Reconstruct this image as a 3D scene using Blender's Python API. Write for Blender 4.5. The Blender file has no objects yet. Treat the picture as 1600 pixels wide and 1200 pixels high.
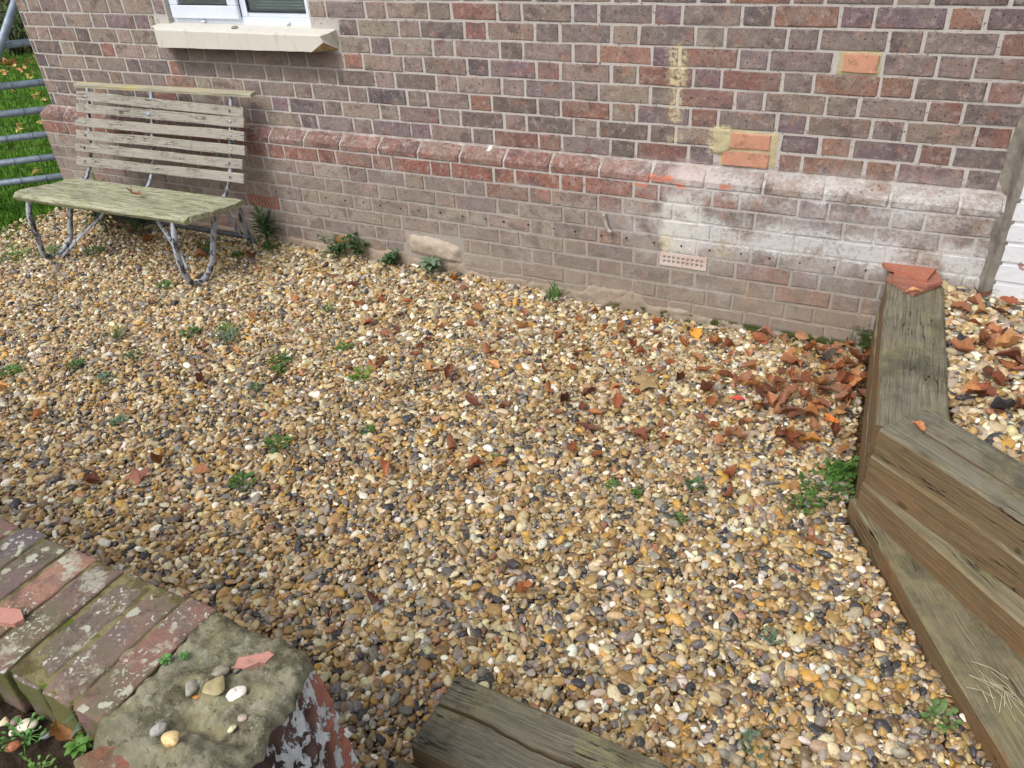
import bpy, bmesh, math, random
import numpy as np
from mathutils import Vector, Matrix, Euler, noise as mnoise

random.seed(7)
RNG = np.random.default_rng(11)
C = bpy.context.scene.collection
S = bpy.context.scene

# ------------------------------------------------------------------ camera, world, sun, exposure
FPX = 1240.35                                     # focal length in pixels of a 1600 px wide frame
CAM = np.array([2.0405, -3.1989, 1.7488])
YAW, PITCH, ROLL = -0.50053, 0.57445, -0.065795
_f = np.array([math.sin(YAW) * math.cos(PITCH), math.cos(YAW) * math.cos(PITCH), -math.sin(PITCH)])
_r0 = np.array([math.cos(YAW), -math.sin(YAW), 0.0])
_u0 = np.cross(_r0, _f)
_r = math.cos(ROLL) * _r0 + math.sin(ROLL) * _u0
_u = -math.sin(ROLL) * _r0 + math.cos(ROLL) * _u0
cam_data = bpy.data.cameras.new("camera")
cam_data.sensor_width = 36.0
cam_data.lens = 36.0 * FPX / 1600.0
cam_data.clip_start = 0.05
cam_data.clip_end = 300.0
cam = bpy.data.objects.new("camera", cam_data)
C.objects.link(cam)
cam.matrix_world = Matrix(((_r[0], _u[0], -_f[0], CAM[0]), (_r[1], _u[1], -_f[1], CAM[1]),
                           (_r[2], _u[2], -_f[2], CAM[2]), (0, 0, 0, 1)))
S.camera = cam

SUN_EL, SUN_AZ = 52.0, 200.0                      # azimuth clockwise from +y
world = bpy.data.worlds.new("World")
S.world = world
world.use_nodes = True
wn = world.node_tree.nodes
wl = world.node_tree.links
bg = wn["Background"]
sky = wn.new("ShaderNodeTexSky")
sky.sky_type = 'NISHITA'
sky.sun_disc = False
sky.sun_elevation = math.radians(SUN_EL)
sky.sun_rotation = math.radians(SUN_AZ)
sky.dust_density = 4.0
hs = wn.new("ShaderNodeHueSaturation")
hs.inputs["Saturation"].default_value = 0.32       # overcast: the cloud takes nearly all of the blue out
wl.new(sky.outputs[0], hs.inputs["Color"])
wl.new(hs.outputs[0], bg.inputs[0])
bg.inputs[1].default_value = 0.15
sun_data = bpy.data.lights.new("sun", 'SUN')
sun_data.energy = 0.9
sun_data.angle = math.radians(40)
sun_data.color = (1.0, 0.99, 0.98)
sun = bpy.data.objects.new("sun", sun_data)
C.objects.link(sun)
_az, _el = math.radians(SUN_AZ), math.radians(SUN_EL)
sun_dir = Vector((math.sin(_az) * math.cos(_el), math.cos(_az) * math.cos(_el), math.sin(_el)))
sun.rotation_euler = sun_dir.to_track_quat('Z', 'Y').to_euler()
vs = S.view_settings
vs.view_transform = 'Standard'
vs.look = 'None'
vs.exposure = 0.42
vs.gamma = 1.0
vs.use_curve_mapping = False


def project(P):
    """pixel in a 1600 x 1200 frame; only used to decide what is in view (culling, the largest 300)."""
    v = np.asarray(P, float) - CAM
    z = v @ _f
    z = np.where(np.abs(z) < 1e-6, 1e-6, z)
    return 800 + FPX * (v @ _r) / z, 600 - FPX * (v @ _u) / z, z


# ------------------------------------------------------------------ object helpers
class MB:
    """collects geometry; build() links it as ONE mesh object"""

    def __init__(self):
        self.v, self.f, self.m = [], [], []

    def add(self, vs_, fs, mi=0):
        o = len(self.v)
        self.v.extend([tuple(x) for x in vs_])
        self.f.extend([tuple(i + o for i in q) for q in fs])
        self.m.extend([mi] * len(fs))

    def box(self, lo, hi, mi=0, M=None):
        x0, y0, z0 = lo
        x1, y1, z1 = hi
        vv = [(x0, y0, z0), (x1, y0, z0), (x1, y1, z0), (x0, y1, z0), (x0, y0, z1), (x1, y0, z1), (x1, y1, z1), (x0, y1, z1)]
        if M is not None:
            vv = [tuple(M @ Vector(p)) for p in vv]
        self.add(vv, [(0, 3, 2, 1), (4, 5, 6, 7), (0, 1, 5, 4), (1, 2, 6, 5), (2, 3, 7, 6), (3, 0, 4, 7)], mi)

    def tube(self, pts, rad, n=8, mi=0, cap=True, flat=1.0, jit=0.0):
        pts = [Vector(p) for p in pts]
        rads = rad if isinstance(rad, (list, tuple)) else [rad] * len(pts)
        prev = None
        rings = []
        for i, p in enumerate(pts):
            d = (pts[min(i + 1, len(pts) - 1)] - pts[max(i - 1, 0)]).normalized()
            if prev is None:
                a = d.orthogonal().normalized()
            else:
                a = (prev - d * prev.dot(d)).normalized()
            prev = a
            b = d.cross(a)
            ring = []
            for k in range(n):
                t = 2 * math.pi * k / n
                r = rads[i] * (1 + random.uniform(-jit, jit))
                ring.append(p + a * (math.cos(t) * r) + b * (math.sin(t) * r * flat))
            rings.append(ring)
        vv = [q for r in rings for q in r]
        ff = []
        for i in range(len(rings) - 1):
            for k in range(n):
                k2 = (k + 1) % n
                ff.append((i * n + k, i * n + k2, (i + 1) * n + k2, (i + 1) * n + k))
        if cap:
            ff.append(tuple(range(n - 1, -1, -1)))
            ff.append(tuple(range((len(rings) - 1) * n, len(rings) * n)))
        self.add(vv, ff, mi)

    def mesh(self, name, mats, smooth=False):
        me = bpy.data.meshes.new(name)
        me.from_pydata(self.v, [], self.f)
        for m in (mats if isinstance(mats, (list, tuple)) else [mats]):
            me.materials.append(m)
        if any(self.m):
            me.polygons.foreach_set("material_index", self.m)
        if smooth:
            me.polygons.foreach_set("use_smooth", [True] * len(self.f))
        me.update()
        return me

    def build(self, name, mats, parent=None, smooth=False):
        return link(name, self.mesh(name, mats, smooth), parent)


def link(name, me, parent=None):
    o = bpy.data.objects.new(name, me)
    C.objects.link(o)
    if parent is not None:
        o.parent = parent
    return o


def tag(o, label=None, cat=None, group=None, kind=None):
    if label:
        o["label"] = label
    if cat:
        o["category"] = cat
    if group:
        o["group"] = group
    if kind:
        o["kind"] = kind
    return o


def thing(name, label, cat, loc=(0, 0, 0), rz=0.0, group=None):
    o = bpy.data.objects.new(name, None)
    o.empty_display_size = 0.05
    C.objects.link(o)
    o.location = loc
    o.rotation_euler = (0, 0, rz)
    return tag(o, label, cat, group)


def fbm(p, sc, oct=3):
    return mnoise.fractal(Vector(p) * sc, 1.0, 2.0, oct)


def crspline(pts, n=5):
    """Catmull-Rom through the points"""
    P = [Vector(p) for p in pts]
    P = [P[0] * 2 - P[1]] + P + [P[-1] * 2 - P[-2]]
    out = []
    for i in range(1, len(P) - 2):
        for k in range(n):
            t = k / n
            a, b, c, d = P[i - 1], P[i], P[i + 1], P[i + 2]
            out.append(0.5 * ((2 * b) + (c - a) * t + (2 * a - 5 * b + 4 * c - d) * t * t + (3 * b - a - 3 * c + d) * t ** 3))
    out.append(P[-2])
    return out


def lin(r, g, b):
    """sRGB 0-255 to linear"""
    def f(c):
        c /= 255.0
        return c / 12.92 if c <= 0.04045 else ((c + 0.055) / 1.055) ** 2.4
    return (f(r), f(g), f(b), 1.0)


# ------------------------------------------------------------------ material helpers
class NT:
    def __init__(self, name, rough=0.8, spec=0.3):
        self.mat = bpy.data.materials.new(name)
        self.mat.use_nodes = True
        self.t = self.mat.node_tree
        self.b = self.t.nodes["Principled BSDF"]
        self.b.inputs["Roughness"].default_value = rough
        self.b.inputs["Specular IOR Level"].default_value = spec
        self._c = {}

    def n(self, typ, **kw):
        x = self.t.nodes.new(typ)
        for k, v in kw.items():
            setattr(x, k, v)
        return x

    def put(self, sock, v):
        if isinstance(v, bpy.types.NodeSocket):
            self.t.links.new(v, sock)
        else:
            sock.default_value = v

    def pos(self):
        if "pos" not in self._c:
            self._c["pos"] = self.n("ShaderNodeNewGeometry")
        return self._c["pos"].outputs["Position"]

    def nz(self):
        self.pos()
        return self.sep(self._c["pos"].outputs["Normal"], 2)

    def objco(self):
        if "tc" not in self._c:
            self._c["tc"] = self.n("ShaderNodeTexCoord")
        return self._c["tc"].outputs["Object"]

    def sep(self, v, i):
        s = self.n("ShaderNodeSeparateXYZ")
        self.put(s.inputs[0], v)
        return s.outputs[i]

    def scale(self, v, s):
        m = self.n("ShaderNodeMapping")
        self.put(m.inputs["Vector"], v)
        m.inputs["Scale"].default_value = s
        return m.outputs[0]

    def offset(self, v, o):
        m = self.n("ShaderNodeVectorMath", operation='ADD')
        self.put(m.inputs[0], v)
        self.put(m.inputs[1], o)
        return m.outputs[0]

    def noise(self, v, s, d=4.0, r=0.55, dist=0.0, col=False):
        x = self.n("ShaderNodeTexNoise")
        self.put(x.inputs["Vector"], v)
        x.inputs["Scale"].default_value = s
        x.inputs["Detail"].default_value = d
        x.inputs["Roughness"].default_value = r
        x.inputs["Distortion"].default_value = dist
        return x.outputs["Color" if col else "Fac"]

    def voro(self, v, s, feature='F1', rnd=1.0, out="Distance"):
        x = self.n("ShaderNodeTexVoronoi", feature=feature)
        self.put(x.inputs["Vector"], v)
        x.inputs["Scale"].default_value = s
        x.inputs["Randomness"].default_value = rnd
        return x.outputs[out]

    def math(self, op, a, b=0.0, c=0.0, clamp=False):
        m = self.n("ShaderNodeMath", operation=op, use_clamp=clamp)
        self.put(m.inputs[0], a)
        self.put(m.inputs[1], b)
        if op in ('MULTIPLY_ADD', 'SMOOTH_MIN'):
            self.put(m.inputs[2], c)
        return m.outputs[0]

    def step(self, v, lo, hi):
        """smooth 0..1 between lo and hi (lo may be above hi)"""
        m = self.n("ShaderNodeMapRange", interpolation_type='SMOOTHSTEP')
        self.put(m.inputs["Value"], v)
        if lo <= hi:
            m.inputs["From Min"].default_value, m.inputs["From Max"].default_value = lo, hi
        else:
            m.inputs["From Min"].default_value, m.inputs["From Max"].default_value = hi, lo
            m.inputs["To Min"].default_value, m.inputs["To Max"].default_value = 1.0, 0.0
        return m.outputs[0]

    def mix(self, f, a, b, mode='MIX'):
        m = self.n("ShaderNodeMix", data_type='RGBA', blend_type=mode)
        self.put(m.inputs[0], f)
        self.put(m.inputs[6], a)
        self.put(m.inputs[7], b)
        return m.outputs[2]

    def mul(self, *a):
        r = a[0]
        for x in a[1:]:
            r = self.math('MULTIPLY', r, x)
        return r

    def bump(self, h, strength=0.5, dist=0.003):
        b = self.n("ShaderNodeBump")
        self.put(b.inputs["Height"], h)
        b.inputs["Strength"].default_value = strength
        b.inputs["Distance"].default_value = dist
        self.t.links.new(b.outputs[0], self.b.inputs["Normal"])

    def base(self, c):
        self.put(self.b.inputs["Base Color"], c)

    def rough(self, v):
        self.put(self.b.inputs["Roughness"], v)

    def attr(self, name, typ='GEOMETRY'):
        a = self.n("ShaderNodeAttribute", attribute_type=typ, attribute_name=name)
        return a.outputs["Color"]

    def objcolor(self):
        return self.n("ShaderNodeObjectInfo").outputs["Color"]


def box_mask(n, x0, x1, z0, z1, soft, wob):
    """a patch of paint or mortar on the house wall: a wobbly rectangle in x and z"""
    P = n.pos()
    w = n.math('MULTIPLY', n.math('SUBTRACT', n.noise(P, 16.0, 5, 0.65), 0.5), wob)
    w2 = n.math('MULTIPLY', n.math('SUBTRACT', n.noise(n.offset(P, (3.1, 0, 7.7)), 14.0, 5, 0.65), 0.5), wob)
    x = n.math('ADD', n.sep(P, 0), w)
    z = n.math('ADD', n.sep(P, 2), w2)
    return n.mul(n.step(x, x0 - soft, x0 + soft), n.step(x, x1 + soft, x1 - soft),
                 n.step(z, z0 - soft, z0 + soft), n.step(z, z1 + soft, z1 - soft))


def wall_stains(n, col, on_mortar=False):
    """salts, old paint and mortar smears on the house wall; all have a place of their own on the wall"""
    P = n.pos()
    X, Z = n.sep(P, 0), n.sep(P, 2)
    # pale brown dusty wash over the low courses
    low = n.math('MULTIPLY', n.step(n.math('ADD', Z, n.math('MULTIPLY', n.noise(P, 3.0, 3), 0.2)), 0.44, 0.16), 0.5)
    col = n.mix(n.mul(low, n.step(X, -0.9, 0.7)), col, lin(158, 143, 125))
    grime = n.math('MULTIPLY', n.step(Z, 0.58, 0.42), 0.28)
    col = n.mix(grime, col, lin(140, 131, 119))
    # white salts
    region = n.mul(n.step(X, 0.7, 1.35), n.step(n.math('ADD', Z, n.math('MULTIPLY', n.noise(P, 5.0, 4), 0.10)), 0.80, 0.71), n.step(Z, 0.22, 0.34))
    spotty = n.step(n.noise(P, 7.0, 9, 0.74), 0.36, 0.60)
    grain = n.step(n.noise(P, 70.0, 9, 0.82), 0.28, 0.66)
    band = n.math('ADD', n.math('MULTIPLY', n.step(n.math('ABSOLUTE', n.math('SUBTRACT', Z, 0.63)), 0.08, 0.03), 0.45),
                  n.math('ADD', n.step(n.math('ABSOLUTE', n.math('SUBTRACT', Z, 0.43)), 0.09, 0.03), 0.5))
    col = n.mix(n.math('MULTIPLY', n.mul(region, spotty, grain, band), 1.15, clamp=True), col, lin(198, 196, 194))
    faint = n.mul(n.step(Z, 0.70, 0.55), n.step(n.noise(n.offset(P, (9, 2, 4)), 7.0, 7, 0.7), 0.5, 0.72), grain)
    col = n.mix(n.math('MULTIPLY', faint, 0.5), col, lin(186, 180, 176))
    # speckle of salts along the sloping plinth course
    plinth = n.mul(n.step(n.math('ABSOLUTE', n.math('SUBTRACT', Z, 0.668)), 0.035, 0.015), n.step(n.noise(P, 42.0, 6, 0.75), 0.50, 0.70))
    col = n.mix(n.math('MULTIPLY', plinth, 0.5), col, lin(200, 190, 190))
    # the white paint patch above the right air brick
    m = box_mask(n, 1.11, 1.28, 0.33, 0.575, 0.022, 0.13)
    wear = n.step(n.noise(P, 20.0, 8, 0.78), 0.36, 0.52)
    col = n.mix(n.math('MULTIPLY', n.mul(m, wear), 0.85), col, lin(208, 206, 198))
    m = box_mask(n, 1.12, 1.33, 0.63, 0.69, 0.02, 0.12)
    col = n.mix(n.math('MULTIPLY', m, 0.55), col, lin(196, 180, 174))
    # sandy mortar smears
    for (x0, x1, z0, z1, k) in ((1.085, 1.145, 0.985, 1.14, 0.8), (1.10, 1.145, 0.86, 0.99, 0.75), (1.10, 1.16, 0.775, 0.80, 0.6), (1.27, 1.35, 0.745, 0.84, 0.9), (1.10, 1.15, 0.33, 0.40, 0.6), (1.34, 1.42, 0.33, 0.42, 0.45)):
        m = box_mask(n, x0, x1, z0, z1, 0.016, 0.14)
        wear = n.step(n.noise(P, 55.0, 5, 0.7), 0.40, 0.56)
        col = n.mix(n.math('MULTIPLY', n.mul(m, wear), k), col, lin(212, 200, 160))
    # orange paint
    for (x0, x1, z0, z1) in ((0.99, 1.15, 0.625, 0.652), (1.15, 1.20, 0.612, 0.634), (1.34, 1.40, 0.625, 0.643), (0.98, 1.04, 0.594, 0.61)):
        m = n.mul(box_mask(n, x0, x1, z0, z1, 0.006, 0.055), n.step(n.noise(n.scale(P, (1, 1, 2)), 40.0, 5, 0.7), 0.38, 0.54))
        col = n.mix(n.math('MULTIPLY', m, 0.8), col, lin(204, 124, 98))
    # rusty yellow drip lines
    rust = n.mul(n.step(n.noise(n.scale(P, (6, 6, 1.2)), 3.0, 4, 0.6), 0.60, 0.70), n.step(X, 1.3, 1.6), n.step(Z, 0.55, 0.35))
    col = n.mix(n.math('MULTIPLY', rust, 0.55), col, lin(160, 132, 84))
    # a bird dropping on the plinth
    m = box_mask(n, 0.256, 0.270, 0.676, 0.696, 0.005, 0.05)
    col = n.mix(m, col, lin(226, 226, 222))
    # darker band under the window sill
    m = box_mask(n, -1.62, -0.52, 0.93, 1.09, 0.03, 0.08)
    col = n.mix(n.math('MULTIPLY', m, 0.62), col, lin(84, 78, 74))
    # moss in the foot of the wall, at the sleepers
    mo = n.mul(n.step(X, 1.90, 1.98), n.step(Z, 0.15, 0.07), n.step(n.noise(P, 30.0, 4), 0.40, 0.52))
    col = n.mix(mo, col, lin(52, 66, 28))
    mo = n.mul(n.step(X, 0.7, 1.0), n.step(Z, 0.045, 0.025), n.step(n.noise(P, 12.0, 4), 0.48, 0.55))
    col = n.mix(mo, col, lin(66, 74, 38))
    return col


def brick_material(name, src):
    n = NT(name, 0.88, 0.2)
    P = n.pos()
    tint = n.objcolor() if src == 'object' else n.attr("col")
    c = tint
    # flashed, burnt patches inside a brick
    k = n.noise(n.scale(P, (1, 1, 1.6)), 11.0, 3, 0.5)
    c = n.mix(n.step(k, 0.50, 0.66), c, n.mix(0.65, c, lin(92, 80, 80)))
    c = n.mix(n.step(n.noise(n.offset(P, (1, 3, 9)), 34.0, 6, 0.75), 0.52, 0.68), c, n.mix(0.5, c, lin(84, 74, 70)))
    c = n.mix(n.step(n.noise(n.offset(P, (4, 4, 4)), 15.0, 4), 0.54, 0.68), c, n.mix(0.5, c, lin(158, 114, 96)))
    c = n.mix(n.step(n.noise(n.offset(P, (7, 1, 3)), 28.0, 7, 0.75), 0.48, 0.66), c, n.mix(0.55, c, lin(176, 162, 154)))
    c = n.mix(n.step(n.noise(n.offset(P, (2, 6, 5)), 8.0, 4, 0.6), 0.50, 0.62), c, n.mix(0.5, c, lin(136, 124, 116)))
    g = n.noise(P, 120.0, 5, 0.7)
    c = n.mix(1.0, c, n.mix(g, (0.48, 0.48, 0.48, 1), (1.52, 1.50, 1.48, 1)), 'MULTIPLY')
    # iron spots and pits
    v = n.voro(n.offset(P, n.noise(P, 40.0, 2, 0.5, 0, True)), 44.0)
    spots = n.mul(n.step(v, 0.27, 0.13), n.step(n.noise(P, 18.0, 2), 0.38, 0.48))
    c = n.mix(n.math('MULTIPLY', spots, 0.8), c, lin(48, 40, 40))
    v2 = n.step(n.noise(P, 95.0, 3, 0.55), 0.60, 0.67)
    c = n.mix(n.math('MULTIPLY', v2, 0.75), c, lin(52, 44, 42))
    # mortar dragged over the arrises when the joints were struck
    ev = n.n("ShaderNodeAttribute", attribute_type='GEOMETRY', attribute_name="edge").outputs["Vector"]
    ed = n.math('MINIMUM', n.math('SUBTRACT', n.sep(ev, 2), n.math('ABSOLUTE', n.sep(ev, 0))), n.math('SUBTRACT', 0.0334, n.math('ABSOLUTE', n.sep(ev, 1))))
    ea = n.step(ed, 0.013, -0.002)
    drag = n.step(n.math('ADD', ea, n.math('MULTIPLY', n.math('SUBTRACT', n.noise(P, 48.0, 6, 0.72), 0.5), 2.6)), 1.14, 1.36)
    c = n.mix(n.math('MULTIPLY', drag, 0.7), c, n.mix(n.noise(P, 30.0, 3), lin(178, 170, 164), lin(200, 193, 188)))
    soot = n.mul(n.step(ea, 0.25, 0.7), n.step(n.noise(n.offset(P, (3, 8, 1)), 60.0, 4, 0.6), 0.56, 0.64))
    c = n.mix(n.math('MULTIPLY', soot, 0.6), c, lin(66, 60, 58))
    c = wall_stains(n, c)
    n.base(c)
    h = n.math('ADD', n.math('MULTIPLY', n.noise(P, 60.0, 5, 0.65), 1.0), n.math('MULTIPLY', spots, -0.6))
    n.bump(h, 0.6, 0.004)
    return n.mat


MAT_BRICK = brick_material("brick_fired", 'object')
MAT_BRICKS = brick_material("brick_fired_many", 'attr')


def mortar_material():
    n = NT("lime_mortar", 0.95, 0.1)
    P = n.pos()
    c = n.mix(n.noise(P, 8.0, 4), lin(172, 166, 160), lin(196, 190, 184))
    c = n.mix(n.step(n.noise(P, 45.0, 5, 0.7), 0.55, 0.68), c, lin(140, 130, 122))
    c = n.mix(n.math('MULTIPLY', n.step(n.noise(P, 70.0, 3, 0.6), 0.64, 0.70), 0.8), c, lin(60, 52, 48))
    c = n.mix(n.math('MULTIPLY', n.step(n.sep(P, 2), 0.60, 0.50), 0.5), c, lin(156, 147, 138))
    ledge = n.mul(n.step(n.math('ABSOLUTE', n.math('SUBTRACT', n.sep(P, 2), 0.683)), 0.030, 0.018), n.step(n.noise(P, 20.0, 6, 0.7), 0.30, 0.55))  # mortar bed painted darker here to offset the bright light from above
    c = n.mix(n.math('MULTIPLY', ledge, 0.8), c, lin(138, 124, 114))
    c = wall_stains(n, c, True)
    n.base(c)
    n.bump(n.noise(P, 110.0, 5, 0.7), 0.7, 0.004)
    return n.mat


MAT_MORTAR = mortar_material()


def simple_mat(name, c1, c2, sc=20.0, rough=0.8, spec=0.3, bump=0.3, bsc=80.0, bd=0.003, metal=0.0):
    n = NT(name, rough, spec)
    P = n.objco()
    n.base(n.mix(n.step(n.noise(P, sc, 5, 0.65), 0.35, 0.65), c1, c2))
    n.b.inputs["Metallic"].default_value = metal
    if bump:
        n.bump(n.noise(P, bsc, 4, 0.6), bump, bd)
    return n.mat


def terracotta(name, c1, c2):
    n = NT(name, 0.85, 0.2)
    P = n.pos()
    c = n.mix(n.noise(P, 25.0, 5, 0.6), c1, c2)
    c = n.mix(n.math('MULTIPLY', n.step(n.noise(P, 140.0, 3), 0.62, 0.7), 0.5), c, lin(120, 70, 52))
    c = n.mix(n.math('MULTIPLY', n.step(n.noise(n.offset(P, (5, 3, 1)), 34.0, 6, 0.7), 0.52, 0.64), 0.5), c, lin(112, 92, 78))
    c = n.mix(n.math('MULTIPLY', n.step(n.noise(n.offset(P, (1, 3, 8)), 70.0, 5, 0.7), 0.60, 0.68), 0.5), c, lin(206, 182, 160))
    n.base(c)
    n.bump(n.noise(P, 90.0, 4), 0.4, 0.003)
    return n.mat


MAT_PATCHBRICK = terracotta("new_orange_brick", lin(180, 128, 104), lin(202, 152, 126))
MAT_TILE = terracotta("red_tile", lin(150, 96, 80), lin(170, 114, 96))
MAT_PINKTILE = terracotta("pink_tile", lin(176, 124, 110), lin(190, 140, 126))
MAT_SANDMORTAR = simple_mat("sand_mortar", lin(190, 178, 144), lin(170, 158, 126), 18, 0.95, 0.1, 0.7, 90)
MAT_PALESTONE = simple_mat("pale_rubble_stone", lin(184, 170, 154), lin(164, 150, 132), 22, 0.95, 0.1, 0.6, 60, 0.006)
MAT_CEMENT = simple_mat("grey_cement", lin(142, 136, 126), lin(112, 106, 98), 14, 0.95, 0.1, 0.7, 60, 0.006)
MAT_DARK = simple_mat("dark_hollow", (0.012, 0.01, 0.01, 1), (0.02, 0.018, 0.016, 1), 20, 0.9, 0.1, 0)


def footing_material():
    n = NT("footing_render", 0.95, 0.1)
    P = n.pos()
    c = n.mix(n.noise(P, 5.0, 5, 0.6), lin(152, 134, 116), lin(182, 162, 142))
    c = n.mix(n.step(n.noise(P, 14.0, 6, 0.7), 0.54, 0.66), c, lin(196, 186, 174))
    c = n.mix(n.math('MULTIPLY', n.step(n.noise(n.offset(P, (2, 2, 2)), 20.0, 6, 0.7), 0.56, 0.66), 0.7), c, lin(104, 90, 76))
    c = wall_stains(n, c)
    n.base(c)
    n.bump(n.noise(P, 50.0, 6, 0.7), 0.8, 0.006)
    return n.mat


MAT_FOOTING = footing_material()


def wood_material(name, c_side1, c_side2, c_top1, c_top2, algae=0.4, orange=0.0, fine=1.0):
    """old oak: long grain along local x, checks, algae where the face looks up"""
    n = NT(name, 0.82, 0.25)
    O = n.offset(n.objco(), n.n("ShaderNodeObjectInfo").outputs["Random"])
    W_ = n.offset(O, n.mix(0.985, n.noise(n.scale(O, (3, 3, 3)), 2.0, 3, 0.5, 0, True), (0, 0, 0, 1)))
    g = n.noise(n.scale(W_, (2.2 * fine, 75 * fine, 75 * fine)), 2.4, 7, 0.68, 0.15)
    g2 = n.noise(n.scale(W_, (4 * fine, 190 * fine, 190 * fine)), 1.8, 5, 0.65, 0.1)
    ck = n.math('ABSOLUTE', n.math('SUBTRACT', n.noise(n.scale(W_, (1.1 * fine, 20 * fine, 20 * fine)), 2.0, 3, 0.5, 0.1), 0.5))
    checks = n.mul(n.step(ck, 0.010, 0.003), n.step(n.noise(n.offset(O, (9, 9, 1)), 3.0, 3), 0.45, 0.58))
    blot = n.noise(O, 4.2, 4, 0.6)
    side = n.mix(n.step(g, 0.3, 0.7), c_side1, c_side2)
    if orange:
        side = n.mix(n.math('MULTIPLY', n.step(blot, 0.48, 0.66), orange), side, lin(150, 104, 62))
    top = n.mix(n.step(g, 0.32, 0.68), c_top1, c_top2)
    top = n.mix(n.mul(n.step(n.noise(n.offset(O, (5, 5, 5)), 5.5, 6, 0.7), 0.47, 0.62), n.math('MULTIPLY', n.step(n.noise(O, 60.0, 4, 0.7), 0.36, 0.6), 0.75)), top, lin(140, 134, 92))
    top = n.mix(n.math('MULTIPLY', n.step(n.noise(n.offset(O, (1, 7, 3)), 6.0, 7, 0.68), 0.50, 0.66), 0.55), top, lin(78, 76, 64))
    up = n.step(n.nz(), 0.45, 0.8)
    c = n.mix(up, side, top)
    c = n.mix(n.math('MULTIPLY', n.step(g2, 0.54, 0.68), 0.30), c, lin(70, 60, 48))
    c = n.mix(n.math('MULTIPLY', n.step(n.noise(n.offset(O, (8, 1, 2)), 7.0, 6, 0.7), 0.56, 0.7), algae), c, lin(104, 104, 66))
    c = n.mix(n.math('MULTIPLY', n.step(n.noise(n.offset(O, (2, 8, 2)), 13.0, 7, 0.72), 0.54, 0.68), 0.35), c, lin(84, 74, 58))
    knot = n.step(n.voro(n.scale(n.offset(O, (0.3, 0, 0)), (4.0, 7, 7)), 1.0), 0.12, 0.05)
    c = n.mix(n.mul(knot, n.math('SUBTRACT', 1.0, up), 0.7), c, lin(54, 42, 32))
    c = n.mix(n.mul(up, n.step(n.noise(n.offset(O, (3, 6, 1)), 3.2, 7, 0.7), 0.50, 0.64), 0.6), c, lin(70, 66, 54))
    c = n.mix(n.math('MULTIPLY', n.step(n.noise(O, 140.0, 4, 0.7), 0.60, 0.70), 0.14), c, lin(186, 178, 150))
    c = n.mix(checks, c, lin(34, 28, 22))
    n.base(c)
    h = n.math('ADD', n.math('ADD', n.math('MULTIPLY', g2, 0.8), n.math('MULTIPLY', g, 1.0)), n.math('MULTIPLY', checks, -2.0))
    n.bump(h, 0.9, 0.005)
    return n.mat


MAT_SLEEPER = wood_material("weathered_oak_sleeper", lin(100, 82, 58), lin(134, 112, 82), lin(112, 103, 82), lin(148, 138, 112), 0.2, 0.3)
MAT_SLEEPER_GREY = wood_material("grey_oak_sleeper", lin(102, 86, 62), lin(134, 114, 86), lin(100, 95, 82), lin(140, 133, 114), 0.15, 0.25)
MAT_SLAT = wood_material("silvered_bench_slat", lin(156, 150, 138), lin(182, 176, 164), lin(160, 156, 138), lin(186, 182, 164), 0.45, 0.0, 2.0)


def seat_material():
    n = NT("mossy_seat_plank", 0.9, 0.15)
    O = n.offset(n.objco(), n.n("ShaderNodeObjectInfo").outputs["Random"])
    g = n.noise(n.scale(O, (4, 42, 42)), 2.2, 6, 0.65, 0.3)
    c = n.mix(n.step(g, 0.38, 0.62), lin(124, 122, 96), lin(180, 178, 156))
    c = n.mix(n.math('MULTIPLY', n.step(n.noise(O, 16.0, 6, 0.7), 0.48, 0.62), 0.7), c, lin(170, 176, 138))
    c = n.mix(n.math('MULTIPLY', n.step(n.noise(n.offset(O, (3, 1, 1)), 9.0, 6, 0.7), 0.58, 0.68), 0.7), c, lin(148, 142, 90))
    c = n.mix(n.math('MULTIPLY', n.step(n.noise(n.scale(O, (7, 90, 90)), 2.0, 4), 0.58, 0.68), 0.7), c, lin(84, 78, 54))
    n.base(c)
    n.bump(n.math('ADD', g, n.noise(O, 90.0, 4, 0.7)), 0.9, 0.006)
    return n.mat


MAT_SEAT = seat_material()


def rail_material():
    n = NT("lichened_top_rail", 0.88, 0.2)
    O = n.objco()
    g = n.noise(n.scale(O, (3, 60, 60)), 2.2, 5, 0.6, 0.2)
    c = n.mix(n.step(g, 0.34, 0.66), lin(150, 144, 124), lin(178, 172, 150))
    c = n.mix(n.math('MULTIPLY', n.step(n.noise(n.scale(O, (1.2, 6, 6)), 3.0, 4, 0.6), 0.54, 0.64), 0.6), c, lin(190, 172, 106))
    n.base(c)
    n.bump(g, 0.6, 0.003)
    return n.mat


MAT_RAIL = rail_material()


def iron_material():
    n = NT("peeling_painted_iron", 0.6, 0.4)
    P = n.pos()
    k = n.noise(n.scale(P, (1, 1, 0.35)), 34.0, 5, 0.7)
    c = n.mix(n.step(k, 0.42, 0.52), lin(58, 58, 60), lin(168, 173, 182))
    c = n.mix(n.math('MULTIPLY', n.step(n.noise(P, 22.0, 4), 0.60, 0.68), 0.6), c, lin(98, 82, 66))
    n.base(c)
    n.bump(k, 0.5, 0.002)
    return n.mat


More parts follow.
